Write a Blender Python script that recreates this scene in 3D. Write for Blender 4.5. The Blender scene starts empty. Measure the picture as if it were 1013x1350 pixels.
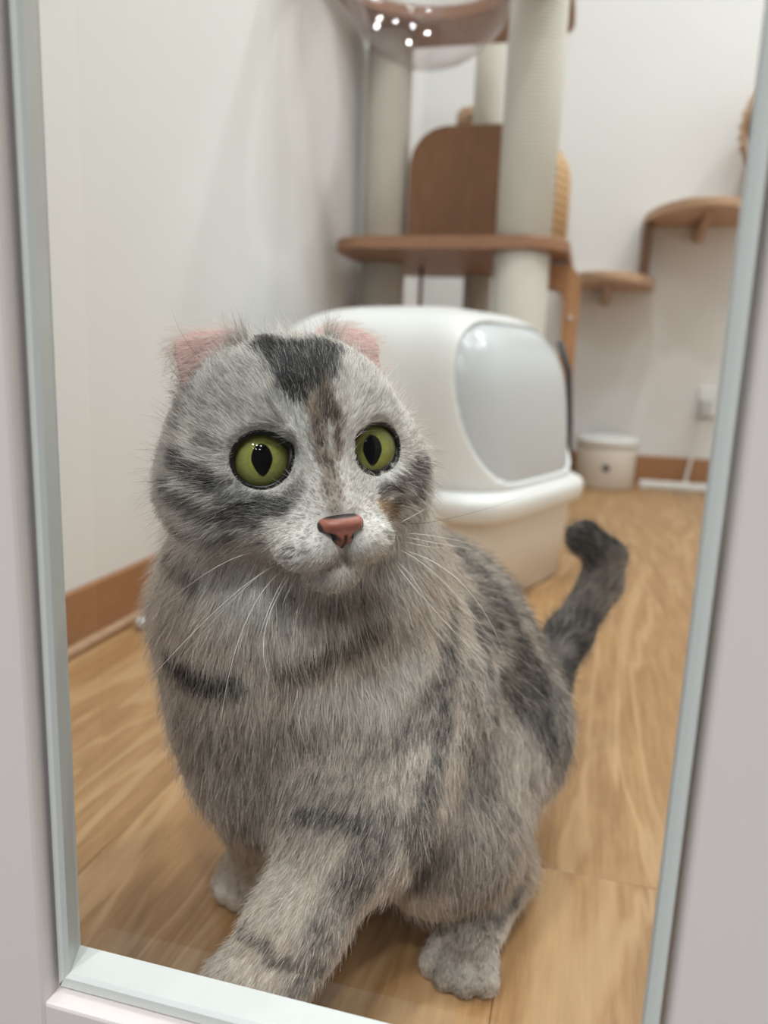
import bpy, bmesh, math, random
import numpy as np
from mathutils import Vector, Matrix
from mathutils.bvhtree import BVHTree
from mathutils.kdtree import KDTree

random.seed(7)
RNG = np.random.default_rng(11)
scene = bpy.context.scene
COL = scene.collection

# ---------------------------------------------------------------- camera
FPX, CX, CY = 1014.0, 506.5, 675.0
CAM = np.array([0.0, 0.0, 0.30])
_y, _p, _r = np.radians([14.27, 11.22, 2.22])
_f = np.array([-math.sin(_y)*math.cos(_p), math.cos(_y)*math.cos(_p), -math.sin(_p)])
_r0 = np.array([math.cos(_y), math.sin(_y), 0.0])
_u0 = np.cross(_r0, _f)
_rt = _r0*math.cos(_r) + _u0*math.sin(_r)
_up = -_r0*math.sin(_r) + _u0*math.cos(_r)
cd = bpy.data.cameras.new('camera')
cd.sensor_fit = 'VERTICAL'; cd.sensor_height = 36.0; cd.sensor_width = 27.0
cd.lens = FPX/1350*36
cd.clip_start = 0.01; cd.clip_end = 50
cd.dof.use_dof = True; cd.dof.focus_distance = 0.288; cd.dof.aperture_fstop = 7.6
camo = bpy.data.objects.new('camera', cd); COL.objects.link(camo)
camo.matrix_world = Matrix(((_rt[0], _up[0], -_f[0], CAM[0]), (_rt[1], _up[1], -_f[1], CAM[1]),
                            (_rt[2], _up[2], -_f[2], CAM[2]), (0, 0, 0, 1)))
scene.camera = camo

def ray(px, py):
    return _f + (px-CX)/FPX*_rt - (py-CY)/FPX*_up
def at(px, py, Y):
    d = ray(px, py); return CAM + d*(Y/d[1])

# ---------------------------------------------------------------- world, lights, exposure
w = bpy.data.worlds.new('world'); scene.world = w; w.use_nodes = True
w.node_tree.nodes['Background'].inputs[0].default_value = (0.93, 0.90, 0.92, 1)
w.node_tree.nodes['Background'].inputs[1].default_value = 0.12
def downlight(x, y, z, power, size=0.10, col=(0.965, 1.005, 1.005)):
    l = bpy.data.lights.new('ceiling_downlight', 'AREA'); l.shape = 'DISK'; l.size = size
    l.energy = power; l.color = col; l.spread = math.radians(150)
    o = bpy.data.objects.new('ceiling_downlight', l); COL.objects.link(o); o.location = (x, y, z)
    return o
LP = 5.15
for (x, y, k) in ((-0.12, 0.60, 1.0), (0.42, 0.50, 0.9), (0.95, 0.85, 0.7), (0.12, 1.25, 0.7), (0.72, 1.90, 1.6), (1.15, 1.5, 1.2)):
    downlight(x, y, 2.28, LP*k)
# lamps in the corridor on the viewer's side of the door
for (x, y) in ((-0.75, -1.15), (-0.15, -1.25), (0.45, -1.2), (-0.70, -2.1), (-0.10, -2.2), (0.55, -2.15)):
    downlight(x, y, 2.28, 15.0 if y > -1.5 else 7.5, 0.13, (0.975, 1.0, 1.0))
scene.view_settings.view_transform = 'Standard'
scene.view_settings.look = 'None'
scene.view_settings.exposure = 0.0
scene.view_settings.gamma = 1.0
scene.view_settings.use_curve_mapping = False

# ---------------------------------------------------------------- helpers
def lin(c):
    c = np.asarray(c, float)/255.0
    return np.where(c <= 0.04045, c/12.92, ((c+0.055)/1.055)**2.4)
def L4(*c):
    return tuple(lin(c)) + (1.0,)
class NT:
    def __init__(s, name):
        s.m = bpy.data.materials.new(name); s.m.use_nodes = True
        s.t = s.m.node_tree; s.b = s.t.nodes['Principled BSDF']; s.out = s.t.nodes['Material Output']
    def n(s, typ, **kw):
        nd = s.t.nodes.new(typ)
        for k, v in kw.items():
            if k.startswith('i_'): nd.inputs[k[2:].replace('_', ' ')].default_value = v
            else: setattr(nd, k, v)
        return nd
    def l(s, a, ao, b, bi): s.t.links.new(a.outputs[ao], b.inputs[bi])
def mat_plain(name, col, rough=0.5, noise=0.0, scale=40.0, bump=0.0, coat=0.0, sheen=0.0, spec=0.5):
    m = NT(name); m.b.inputs['Roughness'].default_value = rough
    m.b.inputs['Specular IOR Level'].default_value = spec
    if coat: m.b.inputs['Coat Weight'].default_value = coat
    tc = m.n('ShaderNodeTexCoord'); nz = m.n('ShaderNodeTexNoise', i_Scale=scale, i_Detail=4.0)
    m.l(tc, 'Object', nz, 'Vector')
    mx = m.n('ShaderNodeMixRGB', blend_type='MIX')
    c = np.array(col[:3])
    mx.inputs[1].default_value = tuple(np.clip(c*(1-noise), 0, 1))+(1,)
    mx.inputs[2].default_value = tuple(np.clip(c*(1+noise), 0, 1))+(1,)
    m.l(nz, 'Fac', mx, 0); m.l(mx, 0, m.b, 'Base Color')
    if bump:
        bp = m.n('ShaderNodeBump', i_Strength=bump, i_Distance=0.002)
        m.l(nz, 'Fac', bp, 'Height'); m.l(bp, 'Normal', m.b, 'Normal')
    return m.m
def mat_wood(name, c_dark, c_mid, c_light, stretch=(14, 1.0, 14), rough=0.45, scale=1.0, grain=0.5):
    m = NT(name); m.b.inputs['Roughness'].default_value = rough
    tc = m.n('ShaderNodeTexCoord'); oi = m.n('ShaderNodeObjectInfo')
    ad = m.n('ShaderNodeVectorMath', operation='ADD')
    mu = m.n('ShaderNodeVectorMath', operation='SCALE'); mu.inputs['Scale'].default_value = 7.3
    cb = m.n('ShaderNodeCombineXYZ')
    for i in range(3): m.l(oi, 'Random', cb, i)
    m.l(cb, 0, mu, 0); m.l(tc, 'Object', ad, 0); m.l(mu, 0, ad, 1)
    mp = m.n('ShaderNodeMapping'); mp.inputs['Scale'].default_value = [v*scale for v in stretch]
    m.l(ad, 0, mp, 'Vector')
    big = m.n('ShaderNodeTexNoise', i_Scale=1.1, i_Detail=3.0, i_Distortion=1.6)
    m.l(mp, 'Vector', big, 'Vector')
    # cathedral bands: sine of the smooth noise
    mm = m.n('ShaderNodeMath', operation='MULTIPLY'); mm.inputs[1].default_value = 30.0
    m.l(big, 'Fac', mm, 0)
    sn = m.n('ShaderNodeMath', operation='SINE'); m.l(mm, 0, sn, 0)
    pw = m.n('ShaderNodeMapRange'); pw.inputs['From Min'].default_value = 0.55; pw.inputs['From Max'].default_value = 1.0
    m.l(sn, 0, pw, 'Value')
    mp2 = m.n('ShaderNodeMapping'); mp2.inputs['Scale'].default_value = [v*scale for v in (stretch[0]*14, stretch[1]*7, stretch[2]*14)]
    m.l(ad, 0, mp2, 'Vector')
    fine = m.n('ShaderNodeTexNoise', i_Scale=1.3, i_Detail=5.0, i_Roughness=0.7); m.l(mp2, 'Vector', fine, 'Vector')
    r1 = m.n('ShaderNodeValToRGB')
    r1.color_ramp.elements[0].color = c_dark; r1.color_ramp.elements[0].position = 0.30
    r1.color_ramp.elements[1].color = c_mid; r1.color_ramp.elements[1].position = 0.66
    m.l(fine, 'Fac', r1, 'Fac')
    r2 = m.n('ShaderNodeMixRGB', blend_type='MIX'); r2.inputs[2].default_value = c_light
    fm = m.n('ShaderNodeMath', operation='MULTIPLY'); fm.inputs[1].default_value = grain
    m.l(pw, 'Result', fm, 0); m.l(fm, 0, r2, 0); m.l(r1, 0, r2, 1)
    # each board a little lighter or darker
    hv = m.n('ShaderNodeHueSaturation'); mr = m.n('ShaderNodeMapRange')
    mr.inputs['To Min'].default_value = 0.9; mr.inputs['To Max'].default_value = 1.1
    m.l(oi, 'Random', mr, 'Value'); m.l(mr, 'Result', hv, 'Value'); m.l(r2, 0, hv, 'Color')
    m.l(hv, 0, m.b, 'Base Color')
    bp = m.n('ShaderNodeBump', i_Strength=0.12, i_Distance=0.001)
    m.l(fine, 'Fac', bp, 'Height'); m.l(bp, 'Normal', m.b, 'Normal')
    return m.m
def mat_clear(name, tint=(1, 1, 1), rough=0.0, ior=1.45, extra=0.0):
    """thin clear sheet: straight-through light plus a Fresnel mirror"""
    m = NT(name); m.t.nodes.remove(m.b)
    tr = m.n('ShaderNodeBsdfTransparent'); tr.inputs[0].default_value = tint+(1,)
    gl = m.n('ShaderNodeBsdfGlossy'); gl.inputs['Roughness'].default_value = rough
    lw = m.n('ShaderNodeLayerWeight', i_Blend=0.5); mx = m.n('ShaderNodeMixShader')
    f0 = ((ior-1)/(ior+1))**2+extra
    pw = m.n('ShaderNodeMath', operation='POWER'); pw.inputs[1].default_value = 4.5; m.l(lw, 'Facing', pw, 0)
    ma = m.n('ShaderNodeMath', operation='MULTIPLY_ADD'); ma.inputs[1].default_value = 0.9-f0; ma.inputs[2].default_value = f0
    m.l(pw, 0, ma, 0); m.l(ma, 0, mx, 0)
    m.l(tr, 0, mx, 1); m.l(gl, 0, mx, 2); m.l(mx, 0, m.out, 'Surface')
    return m.m

def add_obj(name, data, parent=None, **props):
    o = bpy.data.objects.new(name, data); COL.objects.link(o)
    if parent is not None: o.parent = parent
    for k, v in props.items(): o[k] = v
    return o
def mesh_obj(name, bm, mat, parent=None, smooth=False, **props):
    me = bpy.data.meshes.new(name); bmesh.ops.recalc_face_normals(bm, faces=bm.faces[:]); bm.to_mesh(me); bm.free()
    if smooth:
        for p in me.polygons: p.use_smooth = True
    me.materials.append(mat)
    return add_obj(name, me, parent, **props)
def raw_obj(name, v, f, mat, parent=None, smooth=True, **props):
    me = bpy.data.meshes.new(name)
    me.from_pydata([tuple(map(float, p)) for p in v], [], [tuple(map(int, q)) for q in f]); me.update()
    if smooth:
        me.polygons.foreach_set('use_smooth', [True]*len(me.polygons))
    me.materials.append(mat)
    return add_obj(name, me, parent, **props)
def empty(name, loc=(0, 0, 0), **props):
    o = bpy.data.objects.new(name, None); COL.objects.link(o); o.location = loc; o.empty_display_size = 0.05
    for k, v in props.items(): o[k] = v
    return o
def local(o, parent):
    """keep a part's world place while its parent's Empty stands at the thing's base"""
    o.matrix_parent_inverse = Matrix.Translation(-parent.location)
    return o
def bx(bm, lo, hi, bevel=0.0, seg=2):
    r = bmesh.ops.create_cube(bm, size=1.0); vs = r['verts']
    c = [(a+b)/2 for a, b in zip(lo, hi)]; s = [b-a for a, b in zip(lo, hi)]
    for v in vs: v.co = Vector([c[i]+v.co[i]*s[i] for i in range(3)])
    if bevel:
        es = list({e for v in vs for e in v.link_edges})
        bmesh.ops.bevel(bm, geom=es, offset=bevel, segments=seg, profile=0.5, affect='EDGES')
def box(lo, hi, bevel=0.0, seg=2):
    bm = bmesh.new(); bx(bm, lo, hi, bevel, seg); return bm
def tube(bm, pts, rad, n=10, closed=False, cap=True):
    pts = [Vector(p) for p in pts]; rad = rad if hasattr(rad, '__len__') else [rad]*len(pts)
    rings = []; N = len(pts); prev = None
    for i, p in enumerate(pts):
        if closed: t = pts[(i+1) % N]-pts[i-1]
        else: t = pts[min(i+1, N-1)]-pts[max(i-1, 0)]
        t.normalize()
        if prev is None:
            a = Vector((0, 0, 1)) if abs(t.z) < 0.9 else Vector((1, 0, 0))
            u = t.cross(a).normalized()
        else:
            u = (prev - t*prev.dot(t)).normalized()
        v = t.cross(u); prev = u
        rings.append([bm.verts.new(p+(u*math.cos(2*math.pi*k/n)+v*math.sin(2*math.pi*k/n))*rad[i]) for k in range(n)])
    m = N if closed else N-1
    for i in range(m):
        A, B = rings[i], rings[(i+1) % N]
        for k in range(n): bm.faces.new((A[k], A[(k+1) % n], B[(k+1) % n], B[k]))
    if cap and not closed:
        bm.faces.new(rings[0][::-1]); bm.faces.new(rings[-1])
def lathe(bm, prof, c=(0, 0, 0), n=48, cap=True):
    rings = [[bm.verts.new((c[0]+r*math.cos(2*math.pi*k/n), c[1]+r*math.sin(2*math.pi*k/n), c[2]+z)) for k in range(n)] for r, z in prof]
    for A, B in zip(rings, rings[1:]):
        for k in range(n): bm.faces.new((A[k], A[(k+1) % n], B[(k+1) % n], B[k]))
    if cap:
        bm.faces.new(rings[0][::-1]); bm.faces.new(rings[-1])
def prism(bm, poly, z0, z1, bevel=0.0):
    a = [bm.verts.new((x, y, z0)) for x, y in poly]; b = [bm.verts.new((x, y, z1)) for x, y in poly]
    fs = [bm.faces.new(a[::-1]), bm.faces.new(b)]
    for i in range(len(poly)):
        j = (i+1) % len(poly); fs.append(bm.faces.new((a[i], a[j], b[j], b[i])))
    if bevel:
        es = list(set(fs[0].edges) | set(fs[1].edges))
        bmesh.ops.bevel(bm, geom=es, offset=bevel, segments=2, profile=0.5, affect='EDGES')
def rrect(x0, x1, y0, y1, r, n=8):
    out = []
    for cx, cy, a0 in ((x1-r, y1-r, 0), (x0+r, y1-r, 90), (x0+r, y0+r, 180), (x1-r, y0+r, 270)):
        for k in range(n+1):
            a = math.radians(a0+90*k/n); out.append((cx+r*math.cos(a), cy+r*math.sin(a)))
    return out

# ---------------------------------------------------------------- materials
M_wall = mat_plain('wall_paint', lin((231, 231, 230)), 0.75, 0.015, 9, 0.03, spec=0.25)
M_ceil = mat_plain('ceiling_paint', lin((236, 236, 235)), 0.8, 0.01, 6)
M_floor = mat_wood('oak_plank', L4(146, 108, 68), L4(180, 141, 96), L4(198, 164, 122), (9, 1.3, 9), 0.38, 1.0, 0.55)
M_base = mat_wood('skirting_wood', L4(150, 104, 68), L4(178, 130, 90), L4(188, 142, 102), (12, 12, 40), 0.45, 1.0, 0.2)
M_frame = mat_plain('white_lacquer', lin((243, 234, 232)), 0.32, 0.01, 60, 0.0)
M_bead = mat_plain('white_bead', lin((216, 220, 217)), 0.38, 0.02, 90, 0.0)
M_glass = mat_clear('window_glass', (0.985, 0.995, 0.99), 0.0, 1.45)
M_litter = mat_plain('white_plastic', lin((232, 234, 232)), 0.28, 0.008, 12)
M_cream = mat_plain('cream_plastic', lin((232, 228, 220)), 0.35, 0.008, 12)
M_visor = mat_plain('pale_grey_plastic', lin((196, 201, 203)), 0.22, 0.008, 12)
M_dark = mat_plain('rubber_and_gap_shade', lin((60, 62, 64)), 0.5, 0.05, 40)  # button rubber, also stands in for shade in the hood gap
M_birch = mat_wood('tree_board', L4(166, 118, 78), L4(190, 142, 98), L4(200, 152, 108), (16, 16, 2), 0.5, 1.0, 0.25)
M_plat = mat_wood('tree_platform', L4(146, 104, 76), L4(168, 126, 96), L4(178, 136, 106), (12, 2, 12), 0.5, 1.0, 0.25)
M_brown = mat_wood('brown_panel', L4(118, 82, 52), L4(140, 100, 66), L4(150, 110, 74), (14, 14, 1.5), 0.5, 1.0, 0.3)
M_shelf = mat_wood('shelf_wood', L4(172, 138, 108), L4(194, 160, 130), L4(202, 170, 140), (3, 14, 14), 0.5, 1.0, 0.25)
M_sdark = mat_wood('shelf_side', L4(90, 60, 40), L4(112, 78, 54), L4(120, 86, 60), (14, 14, 3), 0.5, 1.0, 0.2)
M_acryl = mat_clear('clear_acrylic', (0.93, 0.90, 0.90), 0.02, 1.5, 0.03)
M_metal = mat_plain('screw_steel', lin((190, 185, 178)), 0.3, 0.02, 80); M_metal.node_tree.nodes['Principled BSDF'].inputs['Metallic'].default_value = 0.9
def mat_sisal():
    m = NT('white_rope'); m.b.inputs['Roughness'].default_value = 0.85
    tc = m.n('ShaderNodeTexCoord'); wv = m.n('ShaderNodeTexWave', i_Scale=55.0, i_Distortion=0.6, bands_direction='Z')
    m.l(tc, 'Object', wv, 'Vector'); r = m.n('ShaderNodeValToRGB')
    r.color_ramp.elements[0].color = L4(196, 192, 180); r.color_ramp.elements[1].color = L4(218, 215, 205)
    m.l(wv, 'Fac', r, 'Fac'); m.l(r, 0, m.b, 'Base Color')
    bp = m.n('ShaderNodeBump', i_Strength=0.5, i_Distance=0.002); m.l(wv, 'Fac', bp, 'Height'); m.l(bp, 'Normal', m.b, 'Normal')
    return m.m
M_sisal = mat_sisal()
def mat_cane():
    m = NT('woven_cane'); m.b.inputs['Roughness'].default_value = 0.6
    tc = m.n('ShaderNodeTexCoord')
    a = m.n('ShaderNodeTexWave', i_Scale=20.0, bands_direction='Z'); b = m.n('ShaderNodeTexWave', i_Scale=12.0, bands_direction='Y')
    m.l(tc, 'Object', a, 'Vector'); m.l(tc, 'Object', b, 'Vector')
    mul = m.n('ShaderNodeMath', operation='MULTIPLY'); m.l(a, 'Fac', mul, 0); m.l(b, 'Fac', mul, 1)
    r = m.n('ShaderNodeValToRGB'); r.color_ramp.elements[0].color = L4(222, 186, 138); r.color_ramp.elements[0].position = 0.2
    r.color_ramp.elements[1].color = L4(120, 82, 48); r.color_ramp.elements[1].position = 0.7
    m.l(mul, 0, r, 'Fac'); m.l(r, 0, m.b, 'Base Color')
    bp = m.n('ShaderNodeBump', i_Strength=0.6, i_Distance=0.003, invert=True); m.l(mul, 0, bp, 'Height'); m.l(bp, 'Normal', m.b, 'Normal')
    return m.m
M_cane = mat_cane()

# ---------------------------------------------------------------- the room
XL, XR, YF, YB, ZC = -0.483, 1.70, 0.205, 2.16, 2.30
floor = mesh_obj('floor', box((XL-0.1, YF-0.02, -0.06), (XR+0.1, YB+0.1, -0.012)), M_base, kind='structure')
PW = 0.243; SEAM = -0.0189; gap = 0.00012
c0 = SEAM - 2*PW; ic = 0
PM = {}
while c0 < XR:
    x0, x1 = max(c0, XL), min(c0+PW, XR)
    if x1-x0 > 0.01:
        off = {0: 1.35, 1: 1.70, 2: 0.432}.get(ic, random.uniform(0.3, 1.5))
        ys = sorted([YF-0.02] + [y for y in (off-1.22, off, off+1.22) if YF+0.05 < y < YB-0.05] + [YB])
        for y0, y1 in zip(ys, ys[1:]):
            cx, cy = (x0+x1)/2, (y0+y1)/2
            o = mesh_obj('plank', box((x0+gap-cx, y0+gap-cy, -0.012), (x1-gap-cx, y1-gap-cy, 0.0), 0.0005, 1), M_floor, floor)
            o.location = (cx, cy, 0)
    c0 += PW; ic += 1
mesh_obj('floor_corridor', box((-1.4, -3.2, -0.012), (XR, YF-0.02, 0.0)), mat_plain('corridor_stone', lin((56, 54, 52)), 0.5, 0.08, 20), kind='structure', label='grey corridor floor on the near side of the door')
mesh_obj('wall_left', box((XL-0.08, YF-0.005, -0.012), (XL, YB+0.08, ZC)), M_wall, kind='structure')
mesh_obj('wall_back', box((XL, YB, -0.012), (XR+0.08, YB+0.08, ZC)), M_wall, kind='structure')
mesh_obj('wall_right', box((XR, YF-0.005, -0.012), (XR+0.08, YB, ZC)), M_wall, kind='structure')
mesh_obj('ceiling', box((-1.4, YF-0.02, ZC), (XR+0.08, YB+0.08, ZC+0.06)), M_ceil, kind='structure')
mesh_obj('ceiling_corridor', box((-1.4, -3.2, ZC), (XR+0.08, YF-0.02, ZC+0.06)), mat_plain('corridor_ceiling', lin((120, 120, 122)), 0.8, 0.01, 6), kind='structure')
bl = mesh_obj('baseboard_left', box((XL, YF, 0), (XL+0.009, YB-0.009, 0.062), 0.0015), M_base, kind='structure')
bm = bmesh.new(); tube(bm, [(XL+0.0125, YF, 0.005), (XL+0.0125, YB-0.012, 0.005)], 0.0055, 10)
mesh_obj('quarter_round', bm, M_shelf, bl)
mesh_obj('baseboard_back', box((XL+0.0, YB-0.009, 0), (XR, YB, 0.075), 0.0015), M_base, kind='structure')

# ---------------------------------------------------------------- the door with its glass
door = empty('door_1', (-0.06, 0.19, 0), kind='structure')
YG, Y1, Y0 = 0.200, 0.188, 0.1815
ZR, ZT = 0.0899, 2.0
XCL, XAL, XBL = -0.1545, -0.1498, -0.1535
XCR, XAR, XBR = 0.0342, 0.02876, 0.0325
ZA, ZB = 0.0961, 0.0972
YR = 0.2008
def part(name, bm, mat, par, smooth=False, **kw):
    o = mesh_obj(name, bm, mat, par, smooth, **kw); local(o, par) if par.type == 'EMPTY' else None; return o
def vprof(prof, z0, z1, z0s=None):
    bm = bmesh.new(); n = len(prof)
    z0s = z0s or [z0]*n
    a = [bm.verts.new((x, y, z)) for (x, y), z in zip(prof, z0s)]; b = [bm.verts.new((x, y, z1)) for x, y in prof]
    bm.faces.new(a[::-1]); bm.faces.new(b)
    for i in range(n): bm.faces.new((a[i], a[(i+1) % n], b[(i+1) % n], b[i]))
    return bm
SL = 0.0014
part('stile', box((XCL-0.085, Y0, 0.004), (XCL, YR, ZT), 0.0022, 3), M_frame, door)
part('stile', box((XCR, Y0, 0.004), (XCR+0.085, YR, ZT), 0.0022, 3), M_frame, door)
part('bottom_rail', box((XCL, Y0+0.0004, 0.004), (XCR, YR, ZR), 0.0012, 2), M_frame, door)
part('top_rail', box((XCL, Y0+0.0004, ZT-0.09), (XCR, YR, ZT), 0.0012, 2), M_frame, door)
# glazing beads: front lip, sloped face running back to the glass
e = 0.0012
bmL = vprof([(XCL+SL, Y1), (XAL-e, Y1), (XAL, Y1+e), (XBL, YG-0.0003), (XCL-0.0+SL, YG-0.0003)], ZR, ZT-0.092, [ZR+.0008, ZA-e, ZA, ZB, ZR+.0008])
part('glazing_bead', bmL, M_bead, door)
bmR = vprof([(XCR-SL, Y1), (XAR+0.0022, Y1), (XAR+0.0006, Y1+0.0007), (XAR, Y1+0.0022), (XBR-0.001, YG-0.0003), (XCR-SL, YG-0.0003)], ZR, ZT-0.092, [ZR+.0008, ZA-0.002, ZA-0.0006, ZA, ZB, ZR+.0008])
part('glazing_bead', bmR, M_bead, door)
bm = bmesh.new()
pr = [(Y1, ZR+SL), (Y1, ZA-e), (Y1+e, ZA), (YG-0.0003, ZB), (YG-0.0003, ZR+SL)]
xl = [XCL+.001, XAL-e+.0002, XAL+.0002, XBL+.0002, XCL+.001]; xr = [XCR-.001, XAR+0.002, XAR-.0002, XBR-0.0014, XCR-.001]
A = [bm.verts.new((x, y, z)) for x, (y, z) in zip(xl, pr)]; B = [bm.verts.new((x, y, z)) for x, (y, z) in zip(xr, pr)]
bm.faces.new(A); bm.faces.new(B[::-1])
for i in range(5): bm.faces.new((A[i], B[i], B[(i+1) % 5], A[(i+1) % 5]))
part('glazing_bead', bm, M_bead, door)
bm = bmesh.new()
v = [bm.verts.new(p) for p in ((XCL-0.004, YG, ZR-0.004), (XCR+0.004, YG, ZR-0.004), (XCR+0.004, YG, ZT-0.086), (XCL-0.004, YG, ZT-0.086))]
bm.faces.new(v)
part('pane', bm, M_glass, door)
# unseen partition added beside and above the door to block light
mesh_obj('wall_front', box((XCR+0.086, YF-0.02, -0.012), (XR, YF+0.02, ZC)), M_wall, kind='structure')
mesh_obj('wall_front_left', box((-1.4, YF-0.02, -0.012), (XCL-0.086, YF+0.02, ZC)), M_wall, kind='structure')
mesh_obj('wall_front_top', box((XCL-0.086, YF-0.02, ZT+0.002), (XCR+0.086, YF+0.02, ZC)), M_wall, kind='structure')

# ---------------------------------------------------------------- hooded litter box
def super_ring(a, b, n, p):
    out = []
    for k in range(n):
        t = 2*math.pi*k/n; c, s = math.cos(t), math.sin(t)
        out.append((a*math.copysign(abs(c)**(2/p), c), b*math.copysign(abs(s)**(2/p), s)))
    return out
LB = empty('litter_box', (-0.232, 1.085, 0), label='white hooded litter box with pale grey entrance visor behind the cat', category='litter box')
LB.rotation_euler.z = math.radians(-20)
def loft(rings, close_top=True, close_bot=True):
    V, Fc = [], []
    n = len(rings[0][0])
    for ring, z in rings: V += [(x, y, z) for x, y in ring]
    for i in range(len(rings)-1):
        for k in range(n):
            Fc.append((i*n+k, i*n+(k+1) % n, (i+1)*n+(k+1) % n, (i+1)*n+k))
    if close_top: Fc.append(tuple((len(rings)-1)*n+k for k in range(n)))
    if close_bot: Fc.append(tuple(range(n))[::-1])
    return V, Fc
NR = 160
R = [(super_ring(a, b, NR, 6), z) for a, b, z in ((.184, .146, 0), (.189, .151, .004), (.191, .153, .035), (.1935, .1555, .038), (.198, .160, .112), (.198, .160, .113))]
raw_obj('tray', *loft(R), M_cream, LB)
R = [(super_ring(a, b, NR, 6), z) for a, b, z in ((.196, .158, .1135), (.208, .170, .1135), (.212, .174, .118), (.213, .175, .136), (.210, .172, .143), (.200, .162, .149), (.188, .150, .150))]
raw_obj('rim', *loft(R), M_litter, LB)
rings = []
for i in range(90):
    t = i/89.0
    ang = t*math.pi/2
    z = 0.150 + 0.222*math.sin(ang)**0.80
    q = (max(1e-4, 1-math.sin(ang)**5))**(1/3.2)
    rings.append((super_ring((0.196-0.03*t)*q+0.002, (0.158-0.014*t)*q+0.002, NR, 5.0), z))
V, Fc = loft(rings, True, False)
V = np.array(V)
def in_visor(p):
    return ((p[0]-0.315)/0.180)**2 + ((p[2]-0.330)/0.230)**2 < 1 and p[0] > 0.0
hoodF, visF = [], []
for f in Fc:
    c = V[list(f)].mean(0) if len(f) < 9 else np.array([0, 0, 1.0])
    (visF if in_visor(c) else hoodF).append(f)
def subset(V, Fs, shrink=0.0):
    used = sorted({i for f in Fs for i in f}); mp = {u: i for i, u in enumerate(used)}
    vv = V[used].copy()
    if shrink:
        vv[:, 0] -= shrink*np.sign(vv[:, 0])*1.0; vv[:, 1] *= (1-shrink*5); vv[:, 2] -= shrink
    return vv, [tuple(mp[i] for i in f) for f in Fs]
sh_ = {i for f in hoodF for i in f} & {i for f in visF for i in f}
for i in sh_:                                       # draw the shared edge onto one smooth curve
    for _ in range(3):
        dx, dz = (V[i, 0]-0.315)/0.180, (V[i, 2]-0.330)/0.230; g = dx*dx+dz*dz-1
        gx, gz = 2*dx/0.180, 2*dz/0.230; q_ = g/(gx*gx+gz*gz)
        V[i, 0] -= gx*q_; V[i, 2] -= gz*q_
hood = raw_obj('hood', *subset(V, hoodF), M_litter, LB)
sm = hood.modifiers.new('thickness', 'SOLIDIFY'); sm.thickness = 0.005; sm.offset = -1
raw_obj('visor', *subset(V, visF, 0.0035), M_visor, LB)
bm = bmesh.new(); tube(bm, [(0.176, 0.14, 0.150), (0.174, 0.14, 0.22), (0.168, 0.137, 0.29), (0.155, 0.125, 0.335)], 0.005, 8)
mesh_obj('gap_shade_strip', bm, M_dark, LB, True)  # dark strip standing in for shade in the gap at the hood's far edge

# ---------------------------------------------------------------- cat tree
CT = empty('cat_tree', (-0.27, 1.50, 0), label='tall wooden cat tree with white rope posts and a clear bowl', category='cat tree')
def cyl(r, c, z0, z1, n=40, bev=0.003):
    bm = bmesh.new(); lathe(bm, [(r-bev, z0), (r, z0+bev), (r, z1-bev), (r-bev, z1)], (c[0], c[1], 0), n); return bm
PA, PB, PC = (-0.421, 1.57), (-0.128, 1.40), (-0.256, 1.765)
for c, r in ((PA, .044), (PB, .0475), (PC, .030)):
    for z0, z1 in ((0.0215, 0.489), (0.5095, 0.91 if c is not PC else 1.25)):
        part('post', cyl(r, c, z0, z1), M_sisal, CT, True)
bm = bmesh.new(); prism(bm, rrect(-0.466, -0.05, 1.34, 1.81, 0.07), 0.0005, 0.0215, 0.003); part('base_board', bm, M_plat, CT)
bm = bmesh.new(); prism(bm, rrect(-0.467, -0.050, 1.345, 1.805, 0.075), 0.489, 0.5095, 0.003); part('platform', bm, M_plat, CT)
# upper board with the round cut-out that holds the bowl
BC, BR = (-0.303, 1.36), 0.150
outer = rrect(-0.474, -0.078, 1.17, 1.64, 0.06, 12); n = 96
bm = bmesh.new()
def ray_rect(a):
    best = None; dx, dy = math.cos(a), math.sin(a)
    for i in range(len(outer)):
        (x0, y0), (x1, y1) = outer[i], outer[(i+1) % len(outer)]
        ex, ey = x1-x0, y1-y0; den = dx*ey-dy*ex
        if abs(den) < 1e-12: continue
        t = ((x0-BC[0])*ey-(y0-BC[1])*ex)/den; s = ((x0-BC[0])*dy-(y0-BC[1])*dx)/den
        if t > 0 and -1e-6 <= s <= 1+1e-6 and (best is None or t < best): best = t
    return (BC[0]+best*dx, BC[1]+best*dy)
rr = []
for k in range(n):
    a = 2*math.pi*k/n; o_ = ray_rect(a); i_ = (BC[0]+(BR+.002)*math.cos(a), BC[1]+(BR+.002)*math.sin(a))
    rr.append([bm.verts.new(o_+(0.91,)), bm.verts.new(o_+(0.93,)), bm.verts.new(i_+(0.93,)), bm.verts.new(i_+(0.91,))])
for k in range(n):
    A, B = rr[k], rr[(k+1) % n]
    for j in range(4): bm.faces.new((A[j], A[(j+1) % 4], B[(j+1) % 4], B[j]))
part('top_board', bm, M_plat, CT)
bm = bmesh.new()
prof = [(BR+0.012, 0.0605), (BR+0.002-0.003, 0.0590)]
for k in range(1, 19):
    a = k/18*math.pi/2*0.86
    prof.append((BR*math.cos(a)-0.001, 0.055-0.145*math.sin(a)/math.sin(math.pi/2*.86)))
prof += [(0.03, -0.0905), (0.002, -0.0905)]
lathe(bm, prof, (BC[0], BC[1], 0.872), 72, cap=False)
part('bowl', bm, M_acryl, CT, True)
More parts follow.
